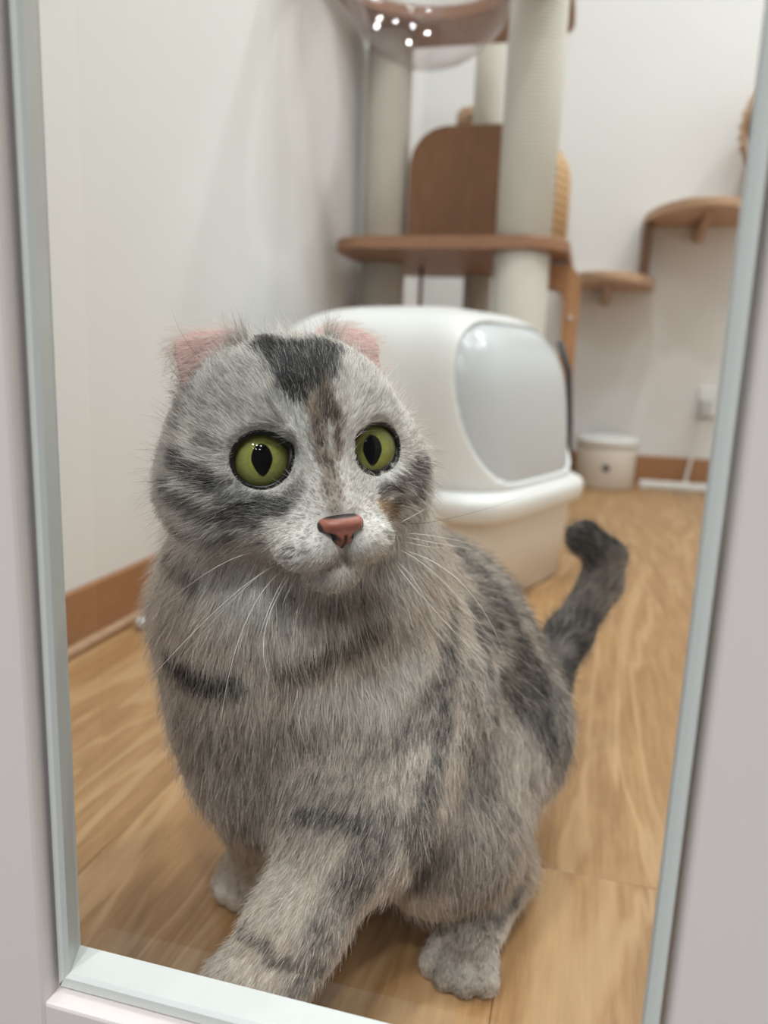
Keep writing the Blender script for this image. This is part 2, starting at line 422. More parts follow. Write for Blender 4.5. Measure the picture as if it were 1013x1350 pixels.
# side board with rounded shoulder and screws
bd = []
for k in range(9):
    a = math.radians(90-90*k/8); bd.append((-0.052+0.028*math.cos(a)-0.004, 0.479-0.035+0.035*math.sin(a)))
prof = [(-0.105, 0.479)] + bd + [(-0.030, 0.03), (-0.046, 0.0218), (-0.058, 0.0218), (-0.0555, 0.412), (-0.062, 0.436), (-0.105, 0.443)]
bm = bmesh.new()
for yy in (1.50, 1.56): pass
a = [bm.verts.new((x, 1.49, z)) for x, z in prof]; b = [bm.verts.new((x, 1.55, z)) for x, z in prof]
bm.faces.new(a); bm.faces.new(b[::-1])
for i in range(len(prof)):
    j = (i+1) % len(prof); bm.faces.new((a[i], b[i], b[j], a[j]))
sb = part('side_board', bm, M_birch, CT)
for z in (0.385, 0.255):
    bm = bmesh.new(); lathe(bm, [(0.0005, 0.0), (0.0045, 0.0), (0.0055, 0.0015), (0.003, 0.003), (0.0005, 0.003)], (0, 0, 0), 16)
    bmesh.ops.rotate(bm, verts=bm.verts[:], matrix=Matrix.Rotation(math.pi/2, 3, 'X'))
    bmesh.ops.translate(bm, verts=bm.verts[:], vec=(-0.0415, 1.4898, z))
    o = mesh_obj('screw', bm, M_metal, sb, True)

# ---------------------------------------------------------------- woven cat pod on legs
PD = empty('cat_pod', (-0.22, 1.62, 0.510), label='arched brown cat house with woven cane side on the tree platform', category='cat house')
def arch(x0, x1, z0, z1, rad, n=10):
    out = [(x0, z0)]
    for k in range(n+1):
        a = math.radians(180-90*k/n); out.append((x0+rad+rad*math.cos(a), z1-rad+rad*math.sin(a)))
    for k in range(n+1):
        a = math.radians(90-90*k/n); out.append((x1-rad+rad*math.cos(a), z1-rad+rad*math.sin(a)))
    out.append((x1, z0)); return out
pf = arch(-0.369, -0.105, 0.511, 0.738, 0.072)
pb = arch(-0.335, -0.068, 0.511, 0.728, 0.072)
def slab_xz(poly, y0, y1):
    bm = bmesh.new(); a = [bm.verts.new((x, y0, z)) for x, z in poly]; b = [bm.verts.new((x, y1, z)) for x, z in poly]
    bm.faces.new(a); bm.faces.new(b[::-1])
    for i in range(len(poly)):
        j = (i+1) % len(poly); bm.faces.new((a[i], b[i], b[j], a[j]))
    return bm
part('front_panel', slab_xz(pf, 1.545, 1.558), M_brown, PD)
bm = bmesh.new(); rows = []
for s in range(7):
    t = s/6; rows.append([bm.verts.new(((1-t)*a[0]+t*b[0]+(0.016*math.sin(t*math.pi) if a[0] > -0.2 else 0), 1.559+t*0.145, (1-t)*a[1]+t*b[1])) for a, b in zip(pf, pb)])
for A, B in zip(rows, rows[1:]):
    for i in range(len(A)-1): bm.faces.new((A[i], A[i+1], B[i+1], B[i]))
o = part('woven_shell', bm, M_cane, PD, True)
o.modifiers.new('thickness', 'SOLIDIFY').thickness = 0.006
part('back_panel', slab_xz(pb, 1.705, 1.717), M_brown, PD)
part('pod_floor', box((-0.345, 1.559, 0.5105), (-0.112, 1.704, 0.518)), M_brown, PD)
bm = bmesh.new(); tube(bm, [(-0.100, 1.64, 0.725), (-0.100, 1.64, 0.775)], 0.004, 8); part('finial', bm, M_shelf, PD, True)
bm = bmesh.new(); tube(bm, [(-0.352, 1.62, 0.4885), (-0.352, 1.62, 0.40)], 0.004, 8); part('hanging_cord', bm, M_brown, CT, True)

# ---------------------------------------------------------------- wall shelves
def half_disc(cx, hw, dep, n=28):
    return [(cx+hw*math.cos(math.pi+math.pi*k/n), YB-0.001+dep*math.sin(math.pi+math.pi*k/n)) for k in range(n+1)]
def shelf(cx, hw, dep, z, lab):
    s = empty('wall_shelf', (cx, YB, z), label=lab, category='shelf', group='wooden cat shelves on the back wall')
    bm = bmesh.new(); prism(bm, half_disc(cx, hw, dep), z, z+0.02, 0.003); part('shelf_board', bm, M_shelf, s)
    bm = bmesh.new()
    a = [(YB-0.001, z-0.001), (YB-dep*0.8, z-0.001), (YB-dep*0.72, z-0.008), (YB-0.03, z-0.034), (YB-0.001, z-0.038)]
    A = [bm.verts.new((cx-0.009, y, zz)) for y, zz in a]; B = [bm.verts.new((cx+0.009, y, zz)) for y, zz in a]
    bm.faces.new(A); bm.faces.new(B[::-1])
    for i in range(5): bm.faces.new((A[i], B[i], B[(i+1) % 5], A[(i+1) % 5]))
    part('bracket', bm, M_shelf, s)
    return s
shelf(0.025, 0.118, 0.27, 0.497, 'lower half-round wooden wall shelf nearest the cat tree')
sh2 = shelf(0.235, 0.135, 0.27, 0.655, 'upper half-round wooden wall shelf with bracket and dark side board')
part('side_board', box((0.100, YB-0.09, 0.519), (0.122, YB-0.001, 0.654), 0.002), M_sdark, sh2)
shelf(-0.335, 0.055, 0.11, 0.905, 'small wooden wall shelf above the arched cat pod')
# woven ball house on the wall
RB = empty('wicker_ball', (0.407, 2.03, 0.85), label='round woven wicker cat ball on the wall beside the door frame', category='cat house')
rr_ = 0.118
C3 = Vector((0.407, 2.035, 0.85)); ax = Vector((-0.75, -0.62, -0.22)).normalized()
u_ = ax.cross(Vector((0, 0, 1))).normalized(); v_ = ax.cross(u_)
nl = 22
for k in range(nl):
    az = 2*math.pi*k/nl; bm = bmesh.new()
    pts = [C3+(ax*math.cos(t)+(u_*math.cos(az)+v_*math.sin(az))*math.sin(t))*rr_ for t in np.linspace(0.42, 3.05, 16)]
    tube(bm, pts, 0.006, 6); part('rib', bm, M_shelf, RB, True)
bm = bmesh.new()
rows = [[bm.verts.new(C3+(ax*math.cos(t)+(u_*math.cos(az)+v_*math.sin(az))*math.sin(t))*(rr_-0.004)) for az in np.linspace(0, 2*math.pi, 40, endpoint=False)] for t in np.linspace(0.45, 3.1, 26)]
for A, B in zip(rows, rows[1:]):
    for k in range(40): bm.faces.new((A[k], A[(k+1) % 40], B[(k+1) % 40], B[k]))
part('woven_shell', bm, M_cane, RB, True)
bm = bmesh.new(); tube(bm, [C3+(ax*math.cos(.42)+(u_*math.cos(a)+v_*math.sin(a))*math.sin(.42))*rr_ for a in np.linspace(0, 2*math.pi, 32, endpoint=False)], 0.011, 8, closed=True)
part('hoop', bm, M_shelf, RB, True)

# ---------------------------------------------------------------- outlet, cable, dispenser, power strip, toy
OU = empty('wall_outlet', (0.318, YB, 0.225), label='white wall outlet with plug beside the door frame', category='outlet')
part('plate', box((0.280, YB-0.008, 0.185), (0.356, YB-0.0005, 0.262), 0.003), M_litter, OU)
part('plug', box((0.285, YB-0.045, 0.188), (0.312, YB-0.0085, 0.232), 0.005), M_visor, OU)
bm = bmesh.new()
cab = [(0.298, YB-0.03, 0.187), (0.292, YB-0.034, 0.15), (0.280, YB-0.03, 0.09), (0.272, YB-0.03, 0.04), (0.268, YB-0.034, 0.010), (0.24, YB-0.05, 0.006), (0.20, YB-0.062, 0.0045)]
tube(bm, cab, 0.004, 8); mesh_obj('power_cable', bm, M_litter, None, True, label='white cable hanging from the outlet to the floor', category='cable')
PS = empty('power_strip', (0.25, 2.09, 0), label='flat white power strip lying along the back baseboard', category='power strip')
part('housing', box((0.150, 2.062, 0.0008), (0.335, 2.097, 0.018), 0.004), M_litter, PS)
for k in range(4):
    part('socket', box((0.165+k*0.042, 2.066, 0.0182), (0.193+k*0.042, 2.093, 0.0195), 0.001), M_cream, PS)
WD = empty('water_dispenser', (0.062, 2.055, 0), label='round white pet water dispenser on the floor by the back wall', category='pet bowl')
bm = bmesh.new(); lathe(bm, [(0.068, 0.0005), (0.072, 0.004), (0.0745, 0.10), (0.0745, 0.104)], (0.062, 2.055, 0), 48); part('reservoir', bm, M_cream, WD, True)
bm = bmesh.new(); lathe(bm, [(0.0745, 0.1045), (0.0775, 0.106), (0.0775, 0.124), (0.074, 0.129), (0.069, 0.126), (0.05, 0.114), (0.001, 0.112)], (0.062, 2.055, 0), 48, cap=False); part('drinking_tray', bm, M_litter, WD, True)
bm = bmesh.new(); lathe(bm, [(0.0005, 0), (0.008, 0), (0.009, 0.002), (0.007, 0.0035), (0.0005, 0.0035)], (0, 0, 0), 20)
bmesh.ops.rotate(bm, verts=bm.verts[:], matrix=Matrix.Rotation(math.pi/2, 3, 'X')); bmesh.ops.translate(bm, verts=bm.verts[:], vec=(0.062, 1.9825, 0.055)); part('button', bm, M_dark, WD, True)
bm = bmesh.new(); bmesh.ops.create_icosphere(bm, subdivisions=3, radius=0.0075)
for v in bm.verts: v.co = Vector((v.co.x*1.1, v.co.y, v.co.z*0.92)) + Vector((-0.449, 0.712, 0.0071))
mesh_obj('toy_ball', bm, M_litter, None, True, label='tiny white ball on the floor by the left baseboard', category='ball')

# ================================================================ the cat
def smin(a, b, k):
    h = np.maximum(k-np.abs(a-b), 0)/k
    return np.minimum(a, b)-h*h*k*0.25
def smax(a, b, k): return -smin(-a, -b, k)
def sd_cone(P, a, b, ra, rb):
    a = np.asarray(a); ab = np.asarray(b)-a
    t = np.clip(((P-a)@ab)/max(ab@ab, 1e-12), 0, 1)
    return np.linalg.norm(P-a-t[:, None]*ab, axis=1)-(ra+(rb-ra)*t)
def sd_ell(P, c, r):
    q = (P-np.asarray(c))/np.asarray(r); k0 = np.linalg.norm(q, axis=1)
    k1 = np.linalg.norm(q/np.asarray(r), axis=1)
    return k0*(k0-1.0)/np.maximum(k1, 1e-9)
def surface_nets(fn, lo, hi, h, c=4, project=2):
    lo = np.asarray(lo, float); hi = np.asarray(hi, float)
    nb = np.ceil((hi-lo)/h/c).astype(int)+1; n = nb*c
    gi = np.stack(np.meshgrid(*[np.arange(k) for k in nb], indexing='ij'), -1).reshape(-1, 3)
    cen = lo+(gi*c+(c-1)/2)*h
    d = fn(cen); act = np.abs(d) < h*c*1.75
    Vv = np.repeat(np.repeat(np.repeat(np.where(d < 0, -1.0, 1.0).reshape(nb), c, 0), c, 1), c, 2).astype(np.float32)
    ga = gi[act]
    off = np.stack(np.meshgrid(*[np.arange(c)]*3, indexing='ij'), -1).reshape(-1, 3)
    idx = (ga[:, None, :]*c+off[None]).reshape(-1, 3)
    out = np.empty(len(idx), np.float32)
    for s0 in range(0, len(idx), 400000):
        out[s0:s0+400000] = fn(lo+idx[s0:s0+400000]*h)
    Vv[idx[:, 0], idx[:, 1], idx[:, 2]] = out
    ins = Vv < 0
    cnt = np.zeros(tuple(n-1), np.int8)
    cor = [(i, j, k) for i in (0, 1) for j in (0, 1) for k in (0, 1)]
    sl = lambda i, m: slice(i, m-1+i)
    for i, j, k in cor: cnt += ins[sl(i, n[0]), sl(j, n[1]), sl(k, n[2])]
    cells = np.argwhere((cnt > 0) & (cnt < 8))
    cid = -np.ones(tuple(n-1), np.int32); cid[cells[:, 0], cells[:, 1], cells[:, 2]] = np.arange(len(cells))
    acc = np.zeros((len(cells), 3)); w = np.zeros(len(cells))
    for a in cor:
        for ax in range(3):
            if a[ax]: continue
            b = list(a); b[ax] = 1
            va = Vv[cells[:, 0]+a[0], cells[:, 1]+a[1], cells[:, 2]+a[2]]; vb = Vv[cells[:, 0]+b[0], cells[:, 1]+b[1], cells[:, 2]+b[2]]
            m = (va < 0) != (vb < 0); t = np.where(m, va/np.where(m, va-vb, 1), 0)
            p = np.array(a, float)[None].repeat(len(cells), 0); p[:, ax] = t
            acc[m] += p[m]; w[m] += 1
    verts = lo+(cells+acc/w[:, None])*h
    quads = []
    for ax in range(3):
        u, v = (ax+1) % 3, (ax+2) % 3
        A = [slice(None)]*3; B = [slice(None)]*3; A[ax] = slice(0, -1); B[ax] = slice(1, None)
        ch = ins[tuple(A)] != ins[tuple(B)]; e = np.argwhere(ch)
        e = e[(e[:, u] > 0) & (e[:, v] > 0) & (e[:, u] < n[u]-1) & (e[:, v] < n[v]-1)]
        sg = ins[e[:, 0], e[:, 1], e[:, 2]]
        def cidx(du, dv):
            q = e.copy(); q[:, u] += du; q[:, v] += dv; return cid[q[:, 0], q[:, 1], q[:, 2]]
        q = np.stack([cidx(-1, -1), cidx(0, -1), cidx(0, 0), cidx(-1, 0)], 1)
        q[~sg] = q[~sg][:, ::-1]
        quads.append(q[(q >= 0).all(1)])
    quads = np.concatenate(quads)
    for _ in range(project):
        g = grad(fn, verts, h*0.4); dd = fn(verts)
        st = -dd/np.maximum((g*g).sum(1), 0.25); st = np.clip(st, -h*0.5, h*0.5)
        verts = verts+g*st[:, None]
    return verts, quads
def grad(fn, P, e):
    g = np.empty_like(P)
    for i in range(3):
        d = np.zeros(3); d[i] = e; g[:, i] = (fn(P+d)-fn(P-d))/(2*e)
    return g

# --- head pose: local x = the cat's right, y = forward, z = up
HC = np.array([-0.1112, 0.2945, 0.2645])
def rotm(yaw, pitch, roll):
    y, p, r = np.radians([yaw, pitch, roll])
    Rz = np.array([[math.cos(y), -math.sin(y), 0], [math.sin(y), math.cos(y), 0], [0, 0, 1]])
    Rx = np.array([[1, 0, 0], [0, math.cos(p), -math.sin(p)], [0, math.sin(p), math.cos(p)]])
    Ry = np.array([[math.cos(r), 0, math.sin(r)], [0, 1, 0], [-math.sin(r), 0, math.cos(r)]])
    return Rz@Rx@Ry
HR = rotm(216.8, 0.7, 4.2)
def to_head(P): return (P-HC)@HR
def from_head(Q): return np.asarray(Q, float)@HR.T+HC

EYE_R = 0.0121
EYES = {}
for s in (1, -1):
    ax_ = np.array([0.24*s, 0.965, 0.06]); ax_ /= np.linalg.norm(ax_)
    side = np.cross(ax_, [0, 0, 1.0]); side /= np.linalg.norm(side)      # towards the cat's right
    EYES[s] = (np.array([0.0205*s if s > 0 else -0.0217, 0.0180, -0.0016]), ax_, side, np.cross(side, ax_))
def aperture(phi, s):
    """half opening angle of the lids; phi=0 points to the cat's right, 90 deg = up"""
    inner = np.cos(phi)*(-s)                        # 1 towards the nose
    base = np.radians(56.0)*np.ones_like(phi)
    base = base - np.radians(4.0)*np.abs(np.sin(phi))
    canth = np.exp(-((np.arctan2(np.sin(phi+math.radians(20)*(-s if s > 0 else 1)*(-1)), inner))**2)/0.09)
    return base+np.radians(9.0)*canth
def eye_polar(Q, s):
    c, a, sd, up = EYES[s]; v = Q-c; r = np.linalg.norm(v, axis=1)
    ca = np.clip((v@a)/np.maximum(r, 1e-9), -1, 1)
    return r, np.arccos(ca), np.arctan2(v@up, v@sd)

# --- curled ears: a sheet that rises, cups forward at its rims and rolls back at the top
EARS = {}
for s in (1, -1):
    base_c = np.array([0.0262*s+0.0012, -0.012, 0.0250])
    latv = np.array([0.76*s, -0.12, -0.63]); latv /= np.linalg.norm(latv)       # inner -> outer
    upv = np.array([0.16*s, -0.14, 0.97]); upv /= np.linalg.norm(upv)
    fw = np.cross(latv, upv); fw /= np.linalg.norm(fw)
    if fw[1] < 0: fw = -fw
    pts, uv = [], []
    for v in np.linspace(0, 1, 26):
        if v < 0.5: hgt, bk, curl = 0.0165*v/0.5, 0.003*(v/0.5), 0
        else:
            a = (v-0.5)/0.5*2.6; hgt = 0.0165; curl = 0.0058*math.sin(a); bk = 0.003+0.0058*(1-math.cos(a))
        wd = 0.0160 if v < 0.5 else 0.0160-0.0045*((v-0.5)/0.5)**1.6
        for u in np.linspace(-1, 1, 22):
            hh = hgt*(1+0.50*u)+curl
            pts.append(base_c+upv*(hh-0.0030*u**4)+latv*u*wd-fw*bk+fw*(0.0070*u*u*(1-0.55*v)-0.001)); uv.append((u, v))
    EARS[s] = (np.array(pts), np.array(uv), base_c, latv, upv, fw)
def ear_dist(Q, s, want=False):
    pts, uv = EARS[s][0], EARS[s][1]
    d = np.full(len(Q), 0.05); near = np.zeros(len(Q), int)
    m = np.where(np.linalg.norm(Q-(EARS[s][2]+EARS[s][4]*0.011), axis=1) < 0.034)[0]
    for k in range(0, len(m), 4000):
        mm = m[k:k+4000]
        D = np.linalg.norm(Q[mm][:, None, :]-pts[None], axis=2); j = D.argmin(1)
        d[mm] = D[np.arange(len(mm)), j]; near[mm] = j
    return (d, near) if want else d
def sd_head(Q0):
    Q = Q0.copy(); Q[:, 0] -= 0.0035*np.clip((0.02-Q[:, 1])/0.04, 0, 1)
    A = np.abs(Q[:, 0]); S = np.stack([A, Q[:, 1], Q[:, 2]], 1)
    d = sd_ell(Q, (0, -0.013, 0.004), (0.0425, 0.045, 0.0375))
    d = smin(d, sd_ell(Q, (0, 0.007, 0.011), (0.030, 0.026, 0.025)), 0.016)
    d = smin(d, sd_ell(S, (0.0275, -0.007, -0.014), (0.0240, 0.031, 0.0270)), 0.014)
    d = smin(d, sd_ell(Q, (0, 0.018, -0.024), (0.027, 0.027, 0.019)), 0.012)
    d = smin(d, sd_cone(Q, (0, 0.0245, 0.010), (0, 0.0418, -0.0190), 0.0092, 0.0066), 0.008)
    d = smin(d, sd_ell(S, (0.0100, 0.0385, -0.0320), (0.0125, 0.0125, 0.0092)), 0.006)
    d = smin(d, sd_ell(Q, (0, 0.0345, -0.0430), (0.0115, 0.0105, 0.0085)), 0.005)
    Q = Q0
    for s in (1, -1):
        c = EYES[s][0]
        d = smin(d, np.linalg.norm(Q-c, axis=1)-0.0140, 0.007)
        d = smin(d, ear_dist(Q, s)-0.0014, 0.005)
        r, an, ph = eye_polar(Q, s)
        sub = np.maximum(np.minimum(r, 0.02)*np.sin(np.clip(an-aperture(ph, s), -1.2, 1.2)), 0.0100-r)
        sub = smax(sub, r-0.0212, 0.006)
        sub = np.minimum(sub, r-0.0120)
        d = smax(d, -sub, 0.0008)
    return d
# --- trunk and limbs: (a, b, ra, rb, blend, hair length)
BONES = [
 ((-0.112, 0.326, 0.240), (-0.130, 0.350, 0.178), 0.045, 0.062, 0.030, 0.0085),  # neck
 ((-0.130, 0.340, 0.178), (-0.124, 0.334, 0.118), 0.061, 0.053, 0.030, 0.0100),  # chest
 ((-0.122, 0.372, 0.165), (-0.090, 0.425, 0.125), 0.066, 0.067, 0.030, 0.0085),  # ribcage
 ((-0.090, 0.425, 0.125), (-0.062, 0.452, 0.082), 0.067, 0.064, 0.030, 0.0085),  # loin and rump
 ((-0.050, 0.425, 0.085), (-0.052, 0.352, 0.066), 0.052, 0.034, 0.024, 0.0095),  # left thigh
 ((-0.052, 0.352, 0.060), (-0.026, 0.392, 0.026), 0.030, 0.019, 0.016, 0.0090),  # left shin
 ((-0.024, 0.396, 0.019), (-0.034, 0.338, 0.0165), 0.0165, 0.0145, 0.010, 0.0035),# left hind foot
 ((-0.115, 0.452, 0.082), (-0.140, 0.392, 0.060), 0.048, 0.034, 0.024, 0.0090),  # right thigh
 ((-0.140, 0.392, 0.058), (-0.128, 0.430, 0.026), 0.028, 0.019, 0.016, 0.0080),
 ((-0.128, 0.430, 0.018), (-0.140, 0.380, 0.016), 0.016, 0.014, 0.010, 0.0035),
 ((-0.146, 0.335, 0.125), (-0.148, 0.348, 0.068), 0.036, 0.024, 0.022, 0.0070),  # right foreleg
 ((-0.148, 0.348, 0.068), (-0.154, 0.362, 0.026), 0.0235, 0.0175, 0.012, 0.0050),
 ((-0.155, 0.361, 0.018), (-0.165, 0.355, 0.0145), 0.0155, 0.0125, 0.008, 0.0030),
 ((-0.078, 0.345, 0.130), (-0.080, 0.298, 0.104), 0.044, 0.029, 0.024, 0.0070),  # left foreleg, reaching
 ((-0.080, 0.298, 0.104), (-0.098, 0.264, 0.068), 0.0265, 0.0180, 0.016, 0.0050),
 ((-0.098, 0.264, 0.068), (-0.113, 0.248, 0.040), 0.0178, 0.0180, 0.012, 0.0045),
 ((-0.113, 0.248, 0.040), (-0.121, 0.238, 0.021), 0.0190, 0.0175, 0.012, 0.0035),
 ((-0.045, 0.485, 0.065), (-0.012, 0.545, 0.074), 0.024, 0.0145, 0.020, 0.0095),  # tail
 ((-0.012, 0.545, 0.074), (0.002, 0.589, 0.094), 0.0145, 0.0135, 0.010, 0.0095),
 ((0.002, 0.589, 0.094), (0.024, 0.622, 0.130), 0.0135, 0.0130, 0.010, 0.0090),
 ((0.024, 0.622, 0.130), (0.026, 0.628, 0.149), 0.0130, 0.0125, 0.008, 0.0085),
 ((0.026, 0.628, 0.149), (0.009, 0.630, 0.163), 0.0130, 0.0125, 0.008, 0.0075),
]
def toe_set(c, fwd, spread, r):
    c = np.array(c); f = np.array(fwd, float); f /= np.linalg.norm(f); sd = np.cross(f, [0, 0, 1.0])
    out = []
    for u, ex in ((-1.5, -0.35), (-0.52, 0.25), (0.52, 0.25), (1.5, -0.35)):
        a = c+sd*u*spread*0.85; b = c+sd*u*spread+f*(r*1.25+ex*r)
        b[2] = r*1.02; a[2] = max(c[2], r*1.1)
        out.append((a, b, r*0.92, r, 0.0030, 0.0018))
    return out
TOES = (toe_set((-0.0355, 0.334, 0.0135), (-0.15, -1, 0), 0.0086, 0.0074)
      + toe_set((-0.164, 0.356, 0.0115), (-0.75, -0.62, 0), 0.0075, 0.0070)
      + toe_set((-0.141, 0.376, 0.0125), (-0.2, -1, 0), 0.0085, 0.0076)
      + toe_set((-0.1225, 0.237, 0.0140), (-0.45, -0.9, 0), 0.0092, 0.0082))
def sd_body(P):
    d = None
    for a, b, ra, rb, k, hl in BONES:
        q = sd_cone(P, a, b, ra, rb); d = q if d is None else smin(d, q, k)
    t = None
    for a, b, ra, rb, k, hl in TOES:
        q = sd_cone(P, a, b, ra, rb); t = q if t is None else smin(t, q, 0.0008)
    d = smin(d, t, 0.003)
    return np.maximum(d, 0.0006-P[:, 2])
def sd_cat(P):
    d = sd_body(P)
    m = np.linalg.norm(P-HC, axis=1) < 0.12
    if m.any(): d[m] = smin(d[m], sd_head(to_head(P[m])), 0.018)
    return d
cv, cq = surface_nets(sd_cat, (-0.225, 0.205, -0.004), (0.055, 0.665, 0.345), 0.0015)
print('cat mesh', len(cv), len(cq))
CAT = empty('cat', (-0.10, 0.36, 0), label='silver tabby cat with curled-back ears and green eyes sitting behind the glass', category='cat')

# ---- coat markings and some painted shade: strokes laid on the skin (dark amount, warm amount)
bvh = BVHTree.FromPolygons([tuple(p) for p in cv], [tuple(map(int, q)) for q in cq])
def on_cat(px, py):
    d = Vector(ray(px, py)).normalized(); h = bvh.ray_cast(Vector(CAM), d)
    return None if h[0] is None else np.array(h[0])
# (width px, dark, warm, points px)
STROKES = [
 # crown
 (13, 1, .0, [(366, 460), (398, 460), (432, 463)]), (17, 1, .0, [(350, 458), (370, 474), (384, 500)]), (20, 1, .0, [(394, 446), (394, 480), (390, 514)]), (18, 1, .0, [(432, 460), (416, 486), (402, 502)]),
 (11, .85, .05, [(386, 508), (392, 526)]), (9, .8, .0, [(345, 452), (360, 456)]),
 (4, .9, .0, [(372, 480), (378, 522)]), (4, .9, .0, [(402, 500), (405, 532)]), (4, .8, .0, [(358, 468), (352, 492)]), (4, .8, .05, [(428, 470), (438, 498)]), (5, .8, .0, [(342, 462), (356, 474)]), (3.5, .7, .0, [(412, 490), (420, 512)]),
 (36, .20, .08, [(262, 500), (290, 535)]), (24, .18, .1, [(492, 500), (520, 525)]), (30, .16, .05, [(320, 490), (345, 510)]), (26, .18, .15, [(230, 690), (270, 720)]),
 # forehead streaks
 (7, .70, .6, [(424, 505), (428, 530), (431, 552)]), (5, .6, .6, [(437, 516), (440, 550)]), (9, .42, .6, [(414, 530), (414, 560), (422, 605)]), (8, .42, .6, [(445, 550), (446, 595)]),
 (5, .40, .1, [(374, 560), (362, 540), (350, 526)]),
 (10, .40, .5, [(432, 600), (436, 640), (440, 668)]),
 # cat's right cheek (left in the picture)
 (22, .62, .05, [(222, 556), (212, 600), (212, 650)]), (12, .72, .1, [(232, 604), (270, 634), (310, 652), (350, 668)]), (13, .75, .12, [(300, 655), (340, 668), (372, 668), (388, 652)]),
 (10, .6, .15, [(222, 640), (250, 664), (300, 684), (340, 690)]), (9, .5, .2, [(214, 668), (240, 694), (300, 706)]), (8, .55, .1, [(205, 700), (225, 735), (262, 775)]),
 (7, .55, .05, [(396, 634), (391, 660)]), (16, .30, .0, [(250, 520), (240, 560)]), (8, .35, .0, [(270, 580), (300, 585)]),
 # whisker pads
 (2.2, .6, .0, [(344, 716), (350, 716)]), (2.2, .6, .0, [(362, 712), (368, 712)]), (2.2, .6, .0, [(378, 721), (386, 720)]), (2.2, .6, .0, [(398, 708), (404, 709)]), (2.2, .6, .0, [(372, 734), (382, 733)]), (2.2, .6, .0, [(398, 726), (404, 724)]),
 (4, .5, .1, [(500, 700), (508, 704)]), (4, .45, .1, [(512, 712), (520, 710)]),
 (4, .55, .5, [(457, 728), (456, 743)]), (4, .3, .5, [(456, 744), (425, 752), (392, 752)]), (4, .3, .5, [(456, 744), (495, 746), (520, 738)]),  # mouth lines: lip colour with the shade under the nose painted in
 # cat's left cheek
 (10, .6, .05, [(528, 528), (546, 545)]), (12, .62, .05, [(556, 570), (556, 612), (545, 645)]), (9, .6, .25, [(548, 612), (526, 640), (506, 650)]), (8, .5, .3, [(540, 655), (520, 664)]), (9, .18, .95, [(504, 668), (520, 676)]),
 (7, .45, .1, [(522, 500), (548, 560)]),
 # chin band and necklace
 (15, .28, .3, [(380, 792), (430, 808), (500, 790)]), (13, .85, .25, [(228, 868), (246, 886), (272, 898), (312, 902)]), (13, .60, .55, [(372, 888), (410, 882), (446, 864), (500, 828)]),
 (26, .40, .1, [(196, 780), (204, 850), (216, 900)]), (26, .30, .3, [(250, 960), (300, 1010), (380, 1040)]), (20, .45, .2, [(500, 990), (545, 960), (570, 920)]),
 # forelegs
 (12, .78, .1, [(398, 1080), (430, 1078), (468, 1094)]), (22, .55, .15, [(504, 1080), (486, 1130), (462, 1180)]), (24, .42, .15, [(450, 1180), (430, 1230), (405, 1290)]), (8, .55, .2, [(318, 1232), (350, 1246)]), (10, .5, .2, [(360, 1262), (400, 1276)]),
 (16, .55, .25, [(296, 1110), (330, 1126), (372, 1124)]), (14, .55, .2, [(340, 1150), (352, 1165)]),
 # flank and rump
 (14, .55, .15, [(592, 800), (588, 880), (582, 960), (574, 1020)]), (40, .42, .3, [(625, 900), (640, 980), (640, 1050)]), (40, .50, .4, [(625, 1215), (610, 1260), (604, 1310)]), (44, .40, .45, [(590, 1130), (640, 1150), (670, 1110)]), (66, .34, .4, [(300, 1010), (380, 1030), (450, 1020)]), (30, .33, .3, [(330, 1060), (350, 1110)]), (22, .62, .1, [(590, 716), (630, 760), (650, 830)]), (16, .7, .0, [(618, 722), (660, 790), (684, 860)]), (14, .6, .2, [(620, 800), (640, 880), (648, 950)]),  # shade of shoulder fold, lower chest, thigh and hind foot painted in
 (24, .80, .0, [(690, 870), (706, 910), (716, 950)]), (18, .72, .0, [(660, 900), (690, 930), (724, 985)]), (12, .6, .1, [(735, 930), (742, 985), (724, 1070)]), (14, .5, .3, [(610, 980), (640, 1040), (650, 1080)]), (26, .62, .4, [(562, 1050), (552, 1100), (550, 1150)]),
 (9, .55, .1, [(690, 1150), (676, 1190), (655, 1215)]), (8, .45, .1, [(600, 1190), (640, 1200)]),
 # tail
 (15, .88, .0, [(704, 880), (716, 840), (735, 800), (752, 770)]), (10, .8, .0, [(752, 776), (772, 796)]), (12, .85, .0, [(760, 716), (770, 706), (790, 704)]), (9, .6, .0, [(770, 744), (800, 760)]),
 # pale places (negative dark)
 (14, -1, .0, [(390, 548), (398, 606)]), (11, -1, .15, [(454, 524), (462, 556)]), (9, -.8, .0, [(372, 525), (392, 545)]), (10, -.8, .0, [(300, 560), (345, 562), (378, 580)]), (9, -.8, .0, [(300, 650), (330, 652)]),
 (9, -.8, .0, [(478, 556), (510, 552)]), (9, -.8, .0, [(500, 628), (530, 615)]), (14, -.6, .0, [(400, 745), (430, 742)]), (12, -.8, .0, [(500, 692), (515, 724)]), (16, -.15, .3, [(380, 1150), (360, 1200)]), (24, -.5, .2, [(420, 930), (500, 920), (545, 880)]), (16, -.5, .3, [(310, 720), (360, 750)]),
 (12, -.8, .1, [(290, 1170), (300, 1160)]),
]
SEG = []
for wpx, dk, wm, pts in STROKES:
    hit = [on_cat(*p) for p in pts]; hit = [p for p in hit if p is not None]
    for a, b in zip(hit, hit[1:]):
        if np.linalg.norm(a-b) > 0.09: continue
        wd = wpx/FPX*((a-CAM)@_f); SEG.append((a, b, wd, dk, wm))
